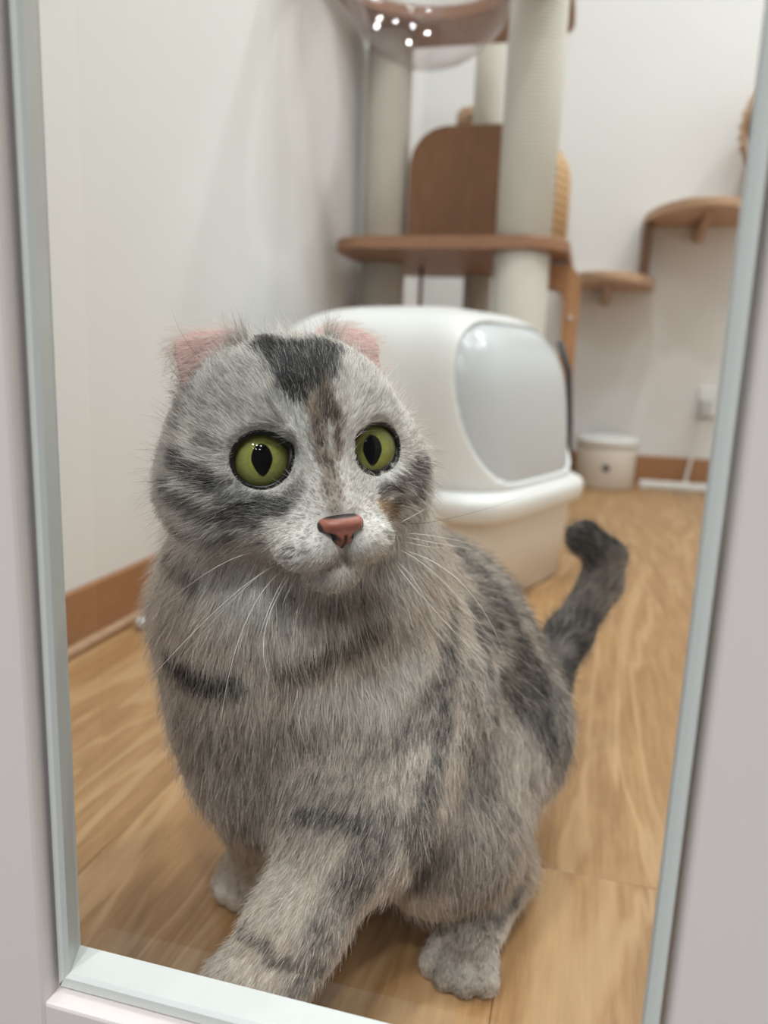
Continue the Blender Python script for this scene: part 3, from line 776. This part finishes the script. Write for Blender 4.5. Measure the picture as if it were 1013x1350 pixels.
def vnoise(P, sc, seed):
    """smooth value noise, vectorised"""
    Q = P*sc+seed*17.31; i = np.floor(Q).astype(np.int64); f = Q-i; f = f*f*(3-2*f); r = 0
    for a in (0, 1):
        for b in (0, 1):
            for c in (0, 1):
                hsh = ((i[:, 0]+a)*73856093) ^ ((i[:, 1]+b)*19349663) ^ ((i[:, 2]+c)*83492791) ^ (seed*2654435)
                hsh = (hsh ^ (hsh >> 13))*1274126177 & 0x7fffffff
                r = r+((hsh % 10007)/10007.0)*(f[:, 0] if a else 1-f[:, 0])*(f[:, 1] if b else 1-f[:, 1])*(f[:, 2] if c else 1-f[:, 2])
    return r
C_LIGHT, C_DARK, C_WARM = lin((251, 249, 245)), lin((30, 28, 29)), lin((208, 174, 136))
def marks(P):
    Q = to_head(P); head = np.clip((0.085-np.linalg.norm(Q-np.array([0, 0.005, -0.005]), axis=1))/0.02, 0, 1)
    W = P+0.003*(np.stack([vnoise(P, 90, 1), vnoise(P, 90, 2), vnoise(P, 90, 3)], 1)-0.5)
    # ticked ground colour; darker along the back and rump, paler below
    back = np.clip((P[:, 1]-0.36)/0.10, 0, 1)*np.clip((P[:, 2]-0.03)/0.05, 0, 1)
    strip = vnoise(P*np.array([1.0, 1.0, 0.45]), 65, 9)
    dark = 0.08+0.44*back+back*0.36*np.clip((strip-0.45)*4, 0, 1)+0.10*(vnoise(P, 120, 4)-0.5)
    tailm = np.clip((P[:, 1]-0.52)/0.02, 0, 1)*np.clip((P[:, 0]+0.03)/0.02, 0, 1)
    dark = dark+tailm*(0.04+0.25*np.clip((vnoise(P, 48, 12)-0.5)*5, 0, 1))
    dark = np.where(head > 0, dark*(1-head)+head*(0.04+0.18*np.clip(vnoise(P, 160, 5)-0.5, -0.1, 1)), dark)
    warm = 0.34-0.25*head+0.12*(vnoise(P, 30, 6)-0.5)
    pale = np.zeros(len(P)); brk = 0.62+0.75*vnoise(P, 260, 7)
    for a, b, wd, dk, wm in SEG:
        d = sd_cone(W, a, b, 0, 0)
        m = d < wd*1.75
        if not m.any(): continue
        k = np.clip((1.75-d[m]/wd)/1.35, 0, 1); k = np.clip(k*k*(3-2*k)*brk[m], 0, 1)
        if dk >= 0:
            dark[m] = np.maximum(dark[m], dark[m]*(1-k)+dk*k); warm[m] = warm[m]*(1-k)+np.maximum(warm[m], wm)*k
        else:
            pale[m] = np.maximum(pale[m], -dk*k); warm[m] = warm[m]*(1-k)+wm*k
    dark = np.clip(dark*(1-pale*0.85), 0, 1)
    return dark, np.clip(warm, 0, 1), pale
def coat_rgb(dark, warm, pale):
    lightc = C_LIGHT*(1-warm[:, None])+C_WARM*warm[:, None]
    lightc = lightc*(1-pale[:, None]*0.5)+C_LIGHT*pale[:, None]*0.5
    d = dark[:, None]
    return lightc*(1-d)+C_DARK*d
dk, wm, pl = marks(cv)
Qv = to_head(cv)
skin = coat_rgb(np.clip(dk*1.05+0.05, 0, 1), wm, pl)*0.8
ear_in = np.zeros(len(cv))
for s in (1, -1):
    d, j = ear_dist(Qv, s, True); uvj = EARS[s][1][j]
    rel = ((Qv-EARS[s][0][j])@EARS[s][5])                     # in front of the sheet = inner face
    inn = (d < 0.0030) & ((rel > -0.0002) | (uvj[:, 1] > 0.55)) & (uvj[:, 1] > 0.12)
    ear_in[inn] = np.clip((uvj[inn, 1]-0.10)/0.15, 0, 1)
PINK = lin((210, 174, 170))
skin = skin*(1-ear_in[:, None])+PINK*ear_in[:, None]
rim = np.zeros(len(cv))
for s in (1, -1):
    r, an, ph = eye_polar(Qv, s)
    rim = np.maximum(rim, (r < 0.0129).astype(float))
skin = skin*(1-rim[:, None])+lin((26, 22, 20))*rim[:, None]
M_skin = NT('cat_skin'); _a = M_skin.n('ShaderNodeAttribute', attribute_name='coat'); M_skin.l(_a, 'Color', M_skin.b, 'Base Color')
M_skin.b.inputs['Roughness'].default_value = 0.75; M_skin.b.inputs['Specular IOR Level'].default_value = 0.2; M_skin = M_skin.m
body = raw_obj('body', cv, cq, M_skin, CAT); local(body, CAT)
at_ = body.data.attributes.new('coat', 'FLOAT_COLOR', 'POINT')
at_.data.foreach_set('color', np.concatenate([skin, np.ones((len(cv), 1))], 1).astype(np.float32).ravel())

# ---- eyes
def mat_iris():
    m = NT('green_iris'); m.b.inputs['Roughness'].default_value = 0.55
    tc = m.n('ShaderNodeTexCoord'); sp = m.n('ShaderNodeSeparateXYZ'); m.l(tc, 'Object', sp, 0)
    def math_(op, a, b=None, c=None):
        n = m.n('ShaderNodeMath', operation=op)
        for i, v in enumerate((a, b, c)):
            if v is None: continue
            if isinstance(v, (int, float)): n.inputs[i].default_value = v
            else: m.l(v, 0, n, i)
        return n
    class O:                                   # picks one output socket
        def __init__(s, nd, k): s.outputs = [nd.outputs[k]]
    x, z = O(sp, 'X'), O(sp, 'Z')
    # pupil: tall almond, narrower towards its lower point
    zz = math_('DIVIDE', z, 0.0062)
    tap = math_('MULTIPLY_ADD', math_('MINIMUM', zz, 0.0), 0.38, 1.0)
    xx = math_('DIVIDE', math_('DIVIDE', x, 0.0040), math_('MAXIMUM', tap, 0.2))
    rp = math_('ADD', math_('MULTIPLY', xx, xx), math_('MULTIPLY', zz, zz))
    pup = m.n('ShaderNodeMapRange'); pup.inputs['From Min'].default_value = 0.86; pup.inputs['From Max'].default_value = 1.10
    m.l(rp, 0, pup, 'Value')
    rad = math_('SQRT', math_('ADD', math_('MULTIPLY', x, x), math_('MULTIPLY', z, z)))
    ramp = m.n('ShaderNodeValToRGB'); rn = math_('DIVIDE', rad, 0.0108); m.l(rn, 0, ramp, 'Fac')
    e = ramp.color_ramp.elements; e[0].position = 0.30; e[0].color = L4(156, 162, 80); e[1].position = 0.97; e[1].color = L4(70, 84, 30)
    k = e.new(0.62); k.color = L4(148, 152, 82); k = e.new(0.86); k.color = L4(122, 126, 60)
    nz = m.n('ShaderNodeTexNoise', i_Scale=900.0, i_Detail=3.0); m.l(tc, 'Object', nz, 'Vector')
    hv = m.n('ShaderNodeHueSaturation'); mr = m.n('ShaderNodeMapRange'); mr.inputs['To Min'].default_value = 0.72; mr.inputs['To Max'].default_value = 1.28
    m.l(nz, 'Fac', mr, 'Value'); m.l(mr, 'Result', hv, 'Value'); m.l(ramp, 0, hv, 'Color')
    mx = m.n('ShaderNodeMixRGB'); mx.inputs[1].default_value = (0.003, 0.003, 0.004, 1); m.l(pup, 'Result', mx, 0); m.l(hv, 0, mx, 2)
    m.l(mx, 0, m.b, 'Base Color'); m.b.inputs['Specular IOR Level'].default_value = 0.0
    return m.m
M_iris = mat_iris(); M_cornea = mat_clear('cornea', (1, 1, 1), 0.07, 1.38)
M_lid = mat_plain('eyelid_skin', lin((22, 19, 18)), 0.35, 0.1, 300)
M_nose = NT('nose_leather'); _a = M_nose.n('ShaderNodeAttribute', attribute_name='tint'); M_nose.l(_a, 'Color', M_nose.b, 'Base Color')
_v = M_nose.n('ShaderNodeTexVoronoi', i_Scale=1500.0); _tc = M_nose.n('ShaderNodeTexCoord'); M_nose.l(_tc, 'Object', _v, 'Vector')
_bp = M_nose.n('ShaderNodeBump', i_Strength=0.25, i_Distance=0.0002); M_nose.l(_v, 'Distance', _bp, 'Height'); M_nose.l(_bp, 'Normal', M_nose.b, 'Normal')
M_nose.b.inputs['Roughness'].default_value = 0.42; M_nose = M_nose.m
def frame_mat(c, fwd, up):
    f = Vector(fwd).normalized(); u = Vector(up); x = f.cross(u).normalized(); u = x.cross(f)
    return Matrix(((x.x, f.x, u.x, c[0]), (x.y, f.y, u.y, c[1]), (x.z, f.z, u.z, c[2]), (0, 0, 0, 1)))
GAZE = {1: (0.20, 0.97, 0.04), -1: (0.02, 0.99, 0.05)}
for s in (1, -1):
    c = from_head(EYES[s][0]); g = HR@np.array(GAZE[s]); up = HR@np.array([0, 0, 1.0])
    MW = frame_mat(c, g, up)
    # eyeball whose front is a shallow iris bowl behind the clear cornea
    bm = bmesh.new(); prof = []
    for k in range(25):
        q = k/24
        if q < 0.5: rr0 = 0.0112*(q/0.5); yy = 0.0082-0.0038*(rr0/0.0112)**2
        else:
            a = math.radians(67)+(q-0.5)/0.5*math.radians(113); rr0 = 0.01195*math.sin(a); yy = 0.01195*math.cos(a)
        prof.append((max(rr0, 1e-5), yy))
    lathe(bm, prof, (0, 0, 0), 64, cap=False)
    bmesh.ops.rotate(bm, verts=bm.verts[:], matrix=Matrix.Rotation(-math.pi/2, 3, 'X'))
    eb = mesh_obj('eye', bm, M_iris, CAT, True, label='green eye with a dark vertical pupil')
    eb.matrix_world = MW; eb.matrix_parent_inverse = Matrix.Translation(-CAT.location)
    bm = bmesh.new(); lathe(bm, [(max(EYE_R*math.sin(a), 1e-5), EYE_R*math.cos(a)) for a in np.radians(np.linspace(0, 88, 30))], (0, 0, 0), 64, cap=False)
    bmesh.ops.rotate(bm, verts=bm.verts[:], matrix=Matrix.Rotation(-math.pi/2, 3, 'X'))
    mesh_obj('cornea', bm, M_cornea, eb, True)
    cc, a_, sd_, up_ = EYES[s]
    ph = np.linspace(0, 2*math.pi, 72, endpoint=False); th = aperture(ph, s)-0.005
    loop = cc+(np.cos(th)[:, None]*a_+np.sin(th)[:, None]*(np.cos(ph)[:, None]*sd_+np.sin(ph)[:, None]*up_))*(EYE_R+0.0010)
    inner = np.cos(ph)*(-s); tr = 0.00098+0.0006*np.clip(inner, 0, 1)**3
    bm = bmesh.new(); tube(bm, [from_head(q) for q in loop], list(tr), 8, closed=True)
    o = mesh_obj('eyelid_rim', bm, M_lid, eb, True); o.matrix_parent_inverse = MW.inverted()
# ---- nose
NZ = np.array([0, 0.0, 0.0])
def sd_nose(Q):
    A = np.abs(Q[:, 0]); S = np.stack([A, Q[:, 1], Q[:, 2]], 1)
    d = sd_ell(Q, (0, 0.0468, -0.0232), (0.0084, 0.0062, 0.0036))
    d = smin(d, sd_ell(S, (0.0052, 0.0455, -0.0258), (0.0036, 0.0048, 0.0034)), 0.002)
    d = smin(d, sd_ell(Q, (0, 0.0472, -0.0268), (0.0050, 0.0052, 0.0042)), 0.002)
    d = smin(d, sd_cone(Q, (0, 0.0480, -0.0268), (0, 0.0466, -0.0315), 0.0036, 0.0013), 0.002)
    d = smax(d, -sd_cone(S, (0.0040, 0.0508, -0.0278), (0.0068, 0.0485, -0.0270), 0.0014, 0.0018), 0.001)
    d = smax(d, -sd_cone(Q, (0, 0.0538, -0.0255), (0, 0.0500, -0.034), 0.0003, 0.0005), 0.0008)
    return d
nv, nq = surface_nets(sd_nose, (-0.012, 0.038, -0.036), (0.012, 0.058, -0.016), 0.0004)
a_x = np.abs(nv[:, 0])
wedge = np.maximum(a_x-np.interp(nv[:, 2], [-0.034, -0.0285, -0.0245, -0.021], [0.0006, 0.0031, 0.0069, 0.0080]), 0)   # outside the triangle
dkn = np.clip(wedge/0.0008+0.15, 0, 1)
dkn = np.maximum(dkn, np.clip((nv[:, 2]+0.0213)/0.0008, 0, 1))
nost = 0.0012*(np.sqrt(((a_x-0.0050)/0.0026)**2+((nv[:, 2]+0.0274-(a_x-0.005)*0.25)/0.0013)**2)-1)  # shade of nostrils and philtrum groove painted into the tint
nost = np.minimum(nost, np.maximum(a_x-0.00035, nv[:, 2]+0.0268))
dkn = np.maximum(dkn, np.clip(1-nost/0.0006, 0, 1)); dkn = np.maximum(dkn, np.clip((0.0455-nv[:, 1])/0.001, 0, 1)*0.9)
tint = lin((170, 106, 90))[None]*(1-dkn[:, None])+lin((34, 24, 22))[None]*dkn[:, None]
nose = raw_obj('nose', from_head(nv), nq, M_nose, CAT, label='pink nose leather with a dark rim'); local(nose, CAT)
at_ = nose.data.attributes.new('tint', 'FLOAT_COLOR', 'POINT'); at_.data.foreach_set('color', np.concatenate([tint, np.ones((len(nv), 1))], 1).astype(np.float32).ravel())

# ---- fur
def smooth01(x): x = np.clip(x, 0, 1); return x*x*(3-2*x)
q0, q1, q2, q3 = (cv[cq[:, i]] for i in range(4))
fn_ = np.cross(q2-q0, q3-q1); area = 0.5*np.linalg.norm(fn_, axis=1)
vn = np.zeros_like(cv)
for i in range(4): np.add.at(vn, cq[:, i], fn_)
vn /= np.maximum(np.linalg.norm(vn, axis=1), 1e-12)[:, None]
# flow of the coat and hair length at every vertex
B_all = BONES+TOES
Dm = np.stack([sd_cone(cv, a, b, ra, rb) for a, b, ra, rb, k, hl in B_all], 1)
Wt = np.exp(-(Dm-Dm.min(1, keepdims=True))/0.006); Wt /= Wt.sum(1, keepdims=True)
dirs = np.array([(np.array(b)-np.array(a))/np.linalg.norm(np.array(b)-np.array(a)) for a, b, *_ in B_all])
flow_b = Wt@dirs+np.array([0, 0, -0.25]); len_b = Wt@np.array([x[5] for x in B_all])
hd = sd_head(Qv); bd_ = sd_body(cv); hw = smooth01((bd_-hd)/0.02+0.35)
hw[np.linalg.norm(Qv, axis=1) > 0.11] = 0
NT_ = np.array([0, 0.050, -0.024]); rv = Qv-NT_; rd = np.linalg.norm(rv, axis=1)
fl = rv/np.maximum(rd, 1e-6)[:, None]
below = smooth01((-Qv[:, 2]-0.034)/0.01)*smooth01((Qv[:, 1]-0.0)/0.02)       # chin and throat: down and back
fl = fl*(1-below[:, None])+np.array([0, -0.6, -0.8])*below[:, None]
edist = np.full(len(cv), 1.0)
for s in (1, -1):
    r, an, ph = eye_polar(Qv, s); c, a_, sd_, up_ = EYES[s]
    tang = (Qv-c)-a_*((Qv-c)@a_)[:, None]; tang /= np.maximum(np.linalg.norm(tang, axis=1), 1e-6)[:, None]
    k = smooth01((0.0215-r)/0.008)*0.75; fl = fl*(1-k[:, None])+tang*k[:, None]
    lp = np.linspace(0, 2*math.pi, 60, endpoint=False); th = aperture(lp, s)
    loop = c+(np.cos(th)[:, None]*a_+np.sin(th)[:, None]*(np.cos(lp)[:, None]*sd_+np.sin(lp)[:, None]*up_))*(EYE_R+0.0012)
    nr = np.where(r < 0.035)[0]
    edist[nr] = np.minimum(edist[nr], np.linalg.norm(Qv[nr][:, None]-loop[None], axis=2).min(1))
# cheeks and ruff sweep down and back
ck = smooth01((np.abs(Qv[:, 0])-0.022)/0.02)*smooth01((0.004-Qv[:, 2])/0.02)
fl = fl+np.array([0, -0.25, -0.45])*ck[:, None]
len_h = 0.0020+0.105*np.clip(rd-0.010, 0, 1); len_h = np.minimum(len_h, 0.0105)+0.0035*ck
len_h = np.where(rd < 0.03, np.maximum(len_h, 0.0030*smooth01((0.046-Qv[:, 1])/0.01)), len_h)
len_h = np.minimum(len_h, 0.0022+0.85*np.clip(edist, 0, 1))
flow_h = fl@HR.T
flow = flow_b*(1-hw[:, None])+flow_h*hw[:, None]; hlen = len_b*(1-hw)+len_h*hw
dens = 2.1*(1-hw)+3.4*hw
earm = np.zeros(len(cv))
for s in (1, -1):
    d, j = ear_dist(Qv, s, True); on = (d < 0.003) & (EARS[s][1][j][:, 1] > 0.06)
    earm[on] = 1
    e_in = on & (ear_in > 0.2)
    flow[e_in] = (EARS[s][3]*0.9+EARS[s][4]*0.35)@HR.T; hlen[e_in] = 0.0105; dens[e_in] = 0.5
    e_out = on & ~e_in; hlen[e_out] = np.minimum(hlen[e_out], 0.005); flow[e_out] = EARS[s][4]@HR.T
dens *= np.where(edist < 0.009, 1.5, 1.0)
dens[rim > 0] = 0
dens[edist < 0.0004] = 0
dens[sd_nose(Qv) < 0.0004] = 0
dens[cv[:, 2] < 0.002] = 0
def make_fur(N, prob, name, seed, lenf=1.0, rad=(0.00011, 0.00012), lift=(0.55, 0.16), npt=6, jit=0.22, clump=0.45, tipdark=1.0):
    rg = np.random.default_rng(seed)
    pr = prob/prob.sum(); fi = rg.choice(len(cq), N, p=pr)
    u, v = rg.random(N), rg.random(N)
    wts = np.stack([(1-u)*(1-v), u*(1-v), u*v, (1-u)*v], 1); ids = cq[fi]
    ip = lambda arr: (arr[ids]*(wts[:, :, None] if arr.ndim == 2 else wts)).sum(1)
    P0, Nn, Fl, Ln, D_, Wm, Pl, Hw, Ei = ip(cv), ip(vn), ip(flow), ip(hlen), ip(dk), ip(wm), ip(pl), ip(hw), ip(ear_in)
    Nn /= np.linalg.norm(Nn, axis=1)[:, None]
    T = Fl-Nn*(Fl*Nn).sum(1)[:, None]; T /= np.maximum(np.linalg.norm(T, axis=1), 1e-6)[:, None]
    swirl = np.stack([vnoise(P0, 130, 21), vnoise(P0, 130, 22), vnoise(P0, 130, 23)], 1)-0.5
    T = T+swirl*0.55+rg.normal(size=(N, 3))*jit; T -= Nn*(T*Nn).sum(1)[:, None]; T /= np.maximum(np.linalg.norm(T, axis=1), 1e-6)[:, None]
    Ln = Ln*lenf*(0.65+0.6*rg.random(N))
    l0 = lift[0]*(0.8+0.4*rg.random(N)); l1 = lift[1]*(0.5+rg.random(N))
    pts = np.empty((N, npt, 3)); pts[:, 0] = P0-Nn*0.0004
    st = (Ln/(npt-1))[:, None]
    for k in range(1, npt):
        t = (k-1)/(npt-2); lf = l0*(1-t)+l1*t
        dr = T*np.cos(lf)[:, None]+Nn*np.sin(lf)[:, None]+np.array([0, 0, -0.10*t])
        pts[:, k] = pts[:, k-1]+dr/np.linalg.norm(dr, axis=1)[:, None]*st
    km = npt//2; Dq = marks(pts[:, km]-Nn*((pts[:, km]-P0)*Nn).sum(1)[:, None]); D_, Wm, Pl = Dq
    if clump > 0:                                         # neighbouring hairs lean to a shared tip
        ng = max(N//14, 1); kd = KDTree(ng); gi = rg.choice(N, ng, replace=False)
        for i, g in enumerate(gi): kd.insert(P0[g], i)
        kd.balance()
        near = np.array([kd.find(p)[1] for p in P0]); tip = pts[gi[near], -1]-P0[gi[near]]
        k = np.linspace(0, 1, npt)**1.6*clump
        off = (P0[gi[near]]+tip)-pts[:, -1]; far = np.linalg.norm(P0-P0[gi[near]], axis=1)
        off *= np.clip(1.5-far/0.004, 0, 1)[:, None]*np.clip(1-np.abs(Ln-Ln[gi[near]])/0.01, 0, 1)[:, None]
        pts += off[:, None, :]*k[None, :, None]
    pts[:, :, 2] = np.maximum(pts[:, :, 2], 0.0012)
    tn = vnoise(P0, 420, 31)-0.5
    ds = np.clip(D_+(rg.normal(size=N)*0.20+tn*0.45)*(0.45+1.3*np.sqrt(np.clip(D_*(1-D_), 0, 1))), 0, 1)
    ds = np.where((rg.random(N) < 0.09) & (D_ > 0.5), ds*0.4, ds)
    tick = np.where(rg.random(N) < 0.16+0.10*Hw, 0.65*rg.random(N), 0.0)*(1-0.6*Pl)*(1-Ei)
    tt = np.linspace(0, 1, npt)
    dpt = np.clip(ds[:, None]*(0.72+0.42*smooth01(tt*1.3)[None]*tipdark)+tick[:, None]*smooth01(tt*1.6-0.3)[None], 0, 1)
    rgb = coat_rgb(dpt.ravel(), np.repeat(np.clip(Wm+rg.normal(size=N)*0.05, 0, 1), npt), np.repeat(Pl, npt))
    br = np.repeat(np.clip(1+rg.normal(size=N)*0.14, 0.55, 1.35), npt)[:, None]
    rgb = np.clip(rgb*br, 0, 0.985)
    em = np.repeat(Ei, npt)[:, None]; rgb = rgb*(1-em*0.8)+lin((236, 222, 214))*em*0.8
    rr = (rad[0]*Hw+rad[1]*(1-Hw))[:, None]*np.linspace(1, 0.12, npt)[None]**0.8*np.where(Ei > 0.3, 0.75, 1.0)[:, None]
    return pts, rr, rgb
def fur_object(name, sets, mat, parent, label):
    npt = sets[0][0].shape[1]; N = sum(x[0].shape[0] for x in sets)
    hc = bpy.data.hair_curves.new(name); hc.add_curves([npt]*N)
    pos = np.concatenate([x[0].reshape(-1, 3) for x in sets]).astype(np.float32)
    hc.attributes['position'].data.foreach_set('vector', pos.ravel())
    ra = hc.attributes.get('radius') or hc.attributes.new('radius', 'FLOAT', 'POINT')
    ra.data.foreach_set('value', np.concatenate([x[1].ravel() for x in sets]).astype(np.float32))
    ca = hc.attributes.new('coat', 'FLOAT_COLOR', 'POINT')
    rgb = np.concatenate([x[2] for x in sets]); ca.data.foreach_set('color', np.concatenate([rgb, np.ones((len(rgb), 1))], 1).astype(np.float32).ravel())
    hc.materials.append(mat)
    o = add_obj(name, hc, parent); local(o, parent)
    if label: o['label'] = label
    return o
def mat_fur():
    m = NT('cat_fur'); m.t.nodes.remove(m.b)
    a = m.n('ShaderNodeAttribute', attribute_name='coat')
    d = m.n('ShaderNodeBsdfDiffuse'); t = m.n('ShaderNodeBsdfTranslucent'); g = m.n('ShaderNodeBsdfGlossy'); g.inputs['Roughness'].default_value = 0.45
    m.l(a, 'Color', d, 'Color'); m.l(a, 'Color', t, 'Color')
    x = m.n('ShaderNodeMixShader'); x.inputs[0].default_value = 0.38; m.l(d, 0, x, 1); m.l(t, 0, x, 2)
    y = m.n('ShaderNodeMixShader'); y.inputs[0].default_value = 0.06; m.l(x, 0, y, 1); m.l(g, 0, y, 2)
    m.l(y, 0, m.out, 'Surface'); return m.m
M_fur = mat_fur()
fd = dens[cq].mean(1)*area; fh = hw[cq].mean(1)
NH, NB = int((fd*fh).sum()*1e6), int((fd*(1-fh)).sum()*1e6)
print('hairs', NH, NB, fd.sum())
sets = [make_fur(NH, fd*fh, 'h', 5), make_fur(NB, fd*(1-fh), 'b', 6, clump=0.35, jit=0.16)]
sets.append(make_fur(NB//12, fd*(1-fh), 'g', 7, lenf=1.35, lift=(0.8, 0.45), clump=0.0))
sets.append(make_fur(NH//25, fd*fh*(1-earm[cq].mean(1)), 'g2', 8, lenf=1.6, lift=(0.8, 0.5), clump=0.0, rad=(0.00006, 0.0001)))
# long tufts on the inner ear margins
rg = np.random.default_rng(31); tp, tr_, tc_ = [], [], []
for s in (1, -1):
    bc, lat, upv, fw = EARS[s][2:]
    for i in range(300):
        u = -1.0+0.55*rg.random()**1.4; v = rg.uniform(-0.1, 0.8)
        p = bc+upv*(0.016*v*(1+0.5*u))+lat*u*0.016+fw*(0.0070*u*u*(1-0.5*v)+0.0005)
        d = upv*1.0+lat*(rg.normal()*0.28+0.10)+fw*(0.15+rg.normal()*0.22); d /= np.linalg.norm(d)
        L = rg.uniform(0.006, 0.0165); bend = lat*rg.normal()*0.25+fw*rg.normal()*0.2
        ts = np.linspace(0, 1, 6)[:, None]
        tp.append(from_head(p+d*ts*L+bend*ts*ts*L*0.5)); tr_.append(0.00007*np.linspace(1, 0.15, 6)); k = rg.random()
        tc_.append(np.repeat((lin((225, 220, 212))*(1-k*k*0.8))[None], 6, 0))
sets.append((np.array(tp), np.array(tr_), np.concatenate(tc_)))
fur_object('fur', sets, M_fur, CAT, 'ticked silver grey fur with charcoal tabby stripes')
# ---- whiskers
M_whisk = mat_plain('white_whisker', lin((236, 232, 224)), 0.3, 0.0); M_whiskd = mat_plain('dark_whisker', lin((40, 36, 34)), 0.35, 0.0)
WH = [  # root px, way points px, depth change along the hair
 ((366, 744), (290, 800), (178, 918), -0.03, 0), ((362, 748), (320, 778), (232, 875), -0.02, 0), ((372, 752), (320, 830), (289, 968), -0.025, 0), ((384, 756), (350, 830), (356, 896), -0.02, 0), ((380, 754), (356, 800), (340, 850), -0.015, 0),
 ((392, 758), (380, 780), (372, 800), -0.01, 0), ((340, 728), (290, 745), (226, 790), 0.0, 0),
 ((528, 703), (580, 708), (640, 722), 0.02, 0), ((526, 706), (575, 716), (625, 724), 0.02, 0), ((527, 712), (560, 720), (588, 722), 0.01, 0), ((524, 724), (610, 770), (668, 870), 0.0, 0), ((520, 722), (590, 772), (664, 868), 0.01, 0),
 ((518, 736), (560, 790), (662, 898), -0.01, 0), ((516, 734), (556, 780), (576, 842), 0.0, 0), ((522, 692), (545, 680), (566, 668), 0.01, 0), ((524, 690), (590, 684), (690, 655), 0.02, 1),
 ((262, 470), (240, 440), (224, 400), 0.0, 1), ((322, 440), (318, 420), (308, 395), 0.0, 0), ((528, 488), (560, 478), (602, 474), 0.0, 1), ((552, 528), (575, 530), (590, 542), 0.0, 1), ((392, 560), (386, 525), (388, 492), -0.012, 1), ((376, 566), (352, 530), (330, 505), -0.012, 1), ((478, 560), (482, 530), (500, 500), -0.012, 1)]
for r0, mid, end, dd, dark_ in WH:
    h = on_cat(*r0)
    if h is None: continue
    z0 = float((h-CAM)@_f)
    p0, p1, p2 = h, CAM+ray(*mid)*(z0+dd*0.4-0.004), CAM+ray(*end)*(z0+dd)
    c1 = 2*p1-0.5*(p0+p2); ts = np.linspace(0, 1, 16)
    pts = [(1-t)**2*p0+2*t*(1-t)*c1+t*t*p2 for t in ts]
    r = 0.00021 if not dark_ else 0.00012
    if r0[1] < 600: r = 0.00007
    bm = bmesh.new(); tube(bm, pts, [r*(1-0.85*t) for t in ts], 6)
    o = mesh_obj('whisker', bm, M_whiskd if dark_ else M_whisk, CAT, True); local(o, CAT)
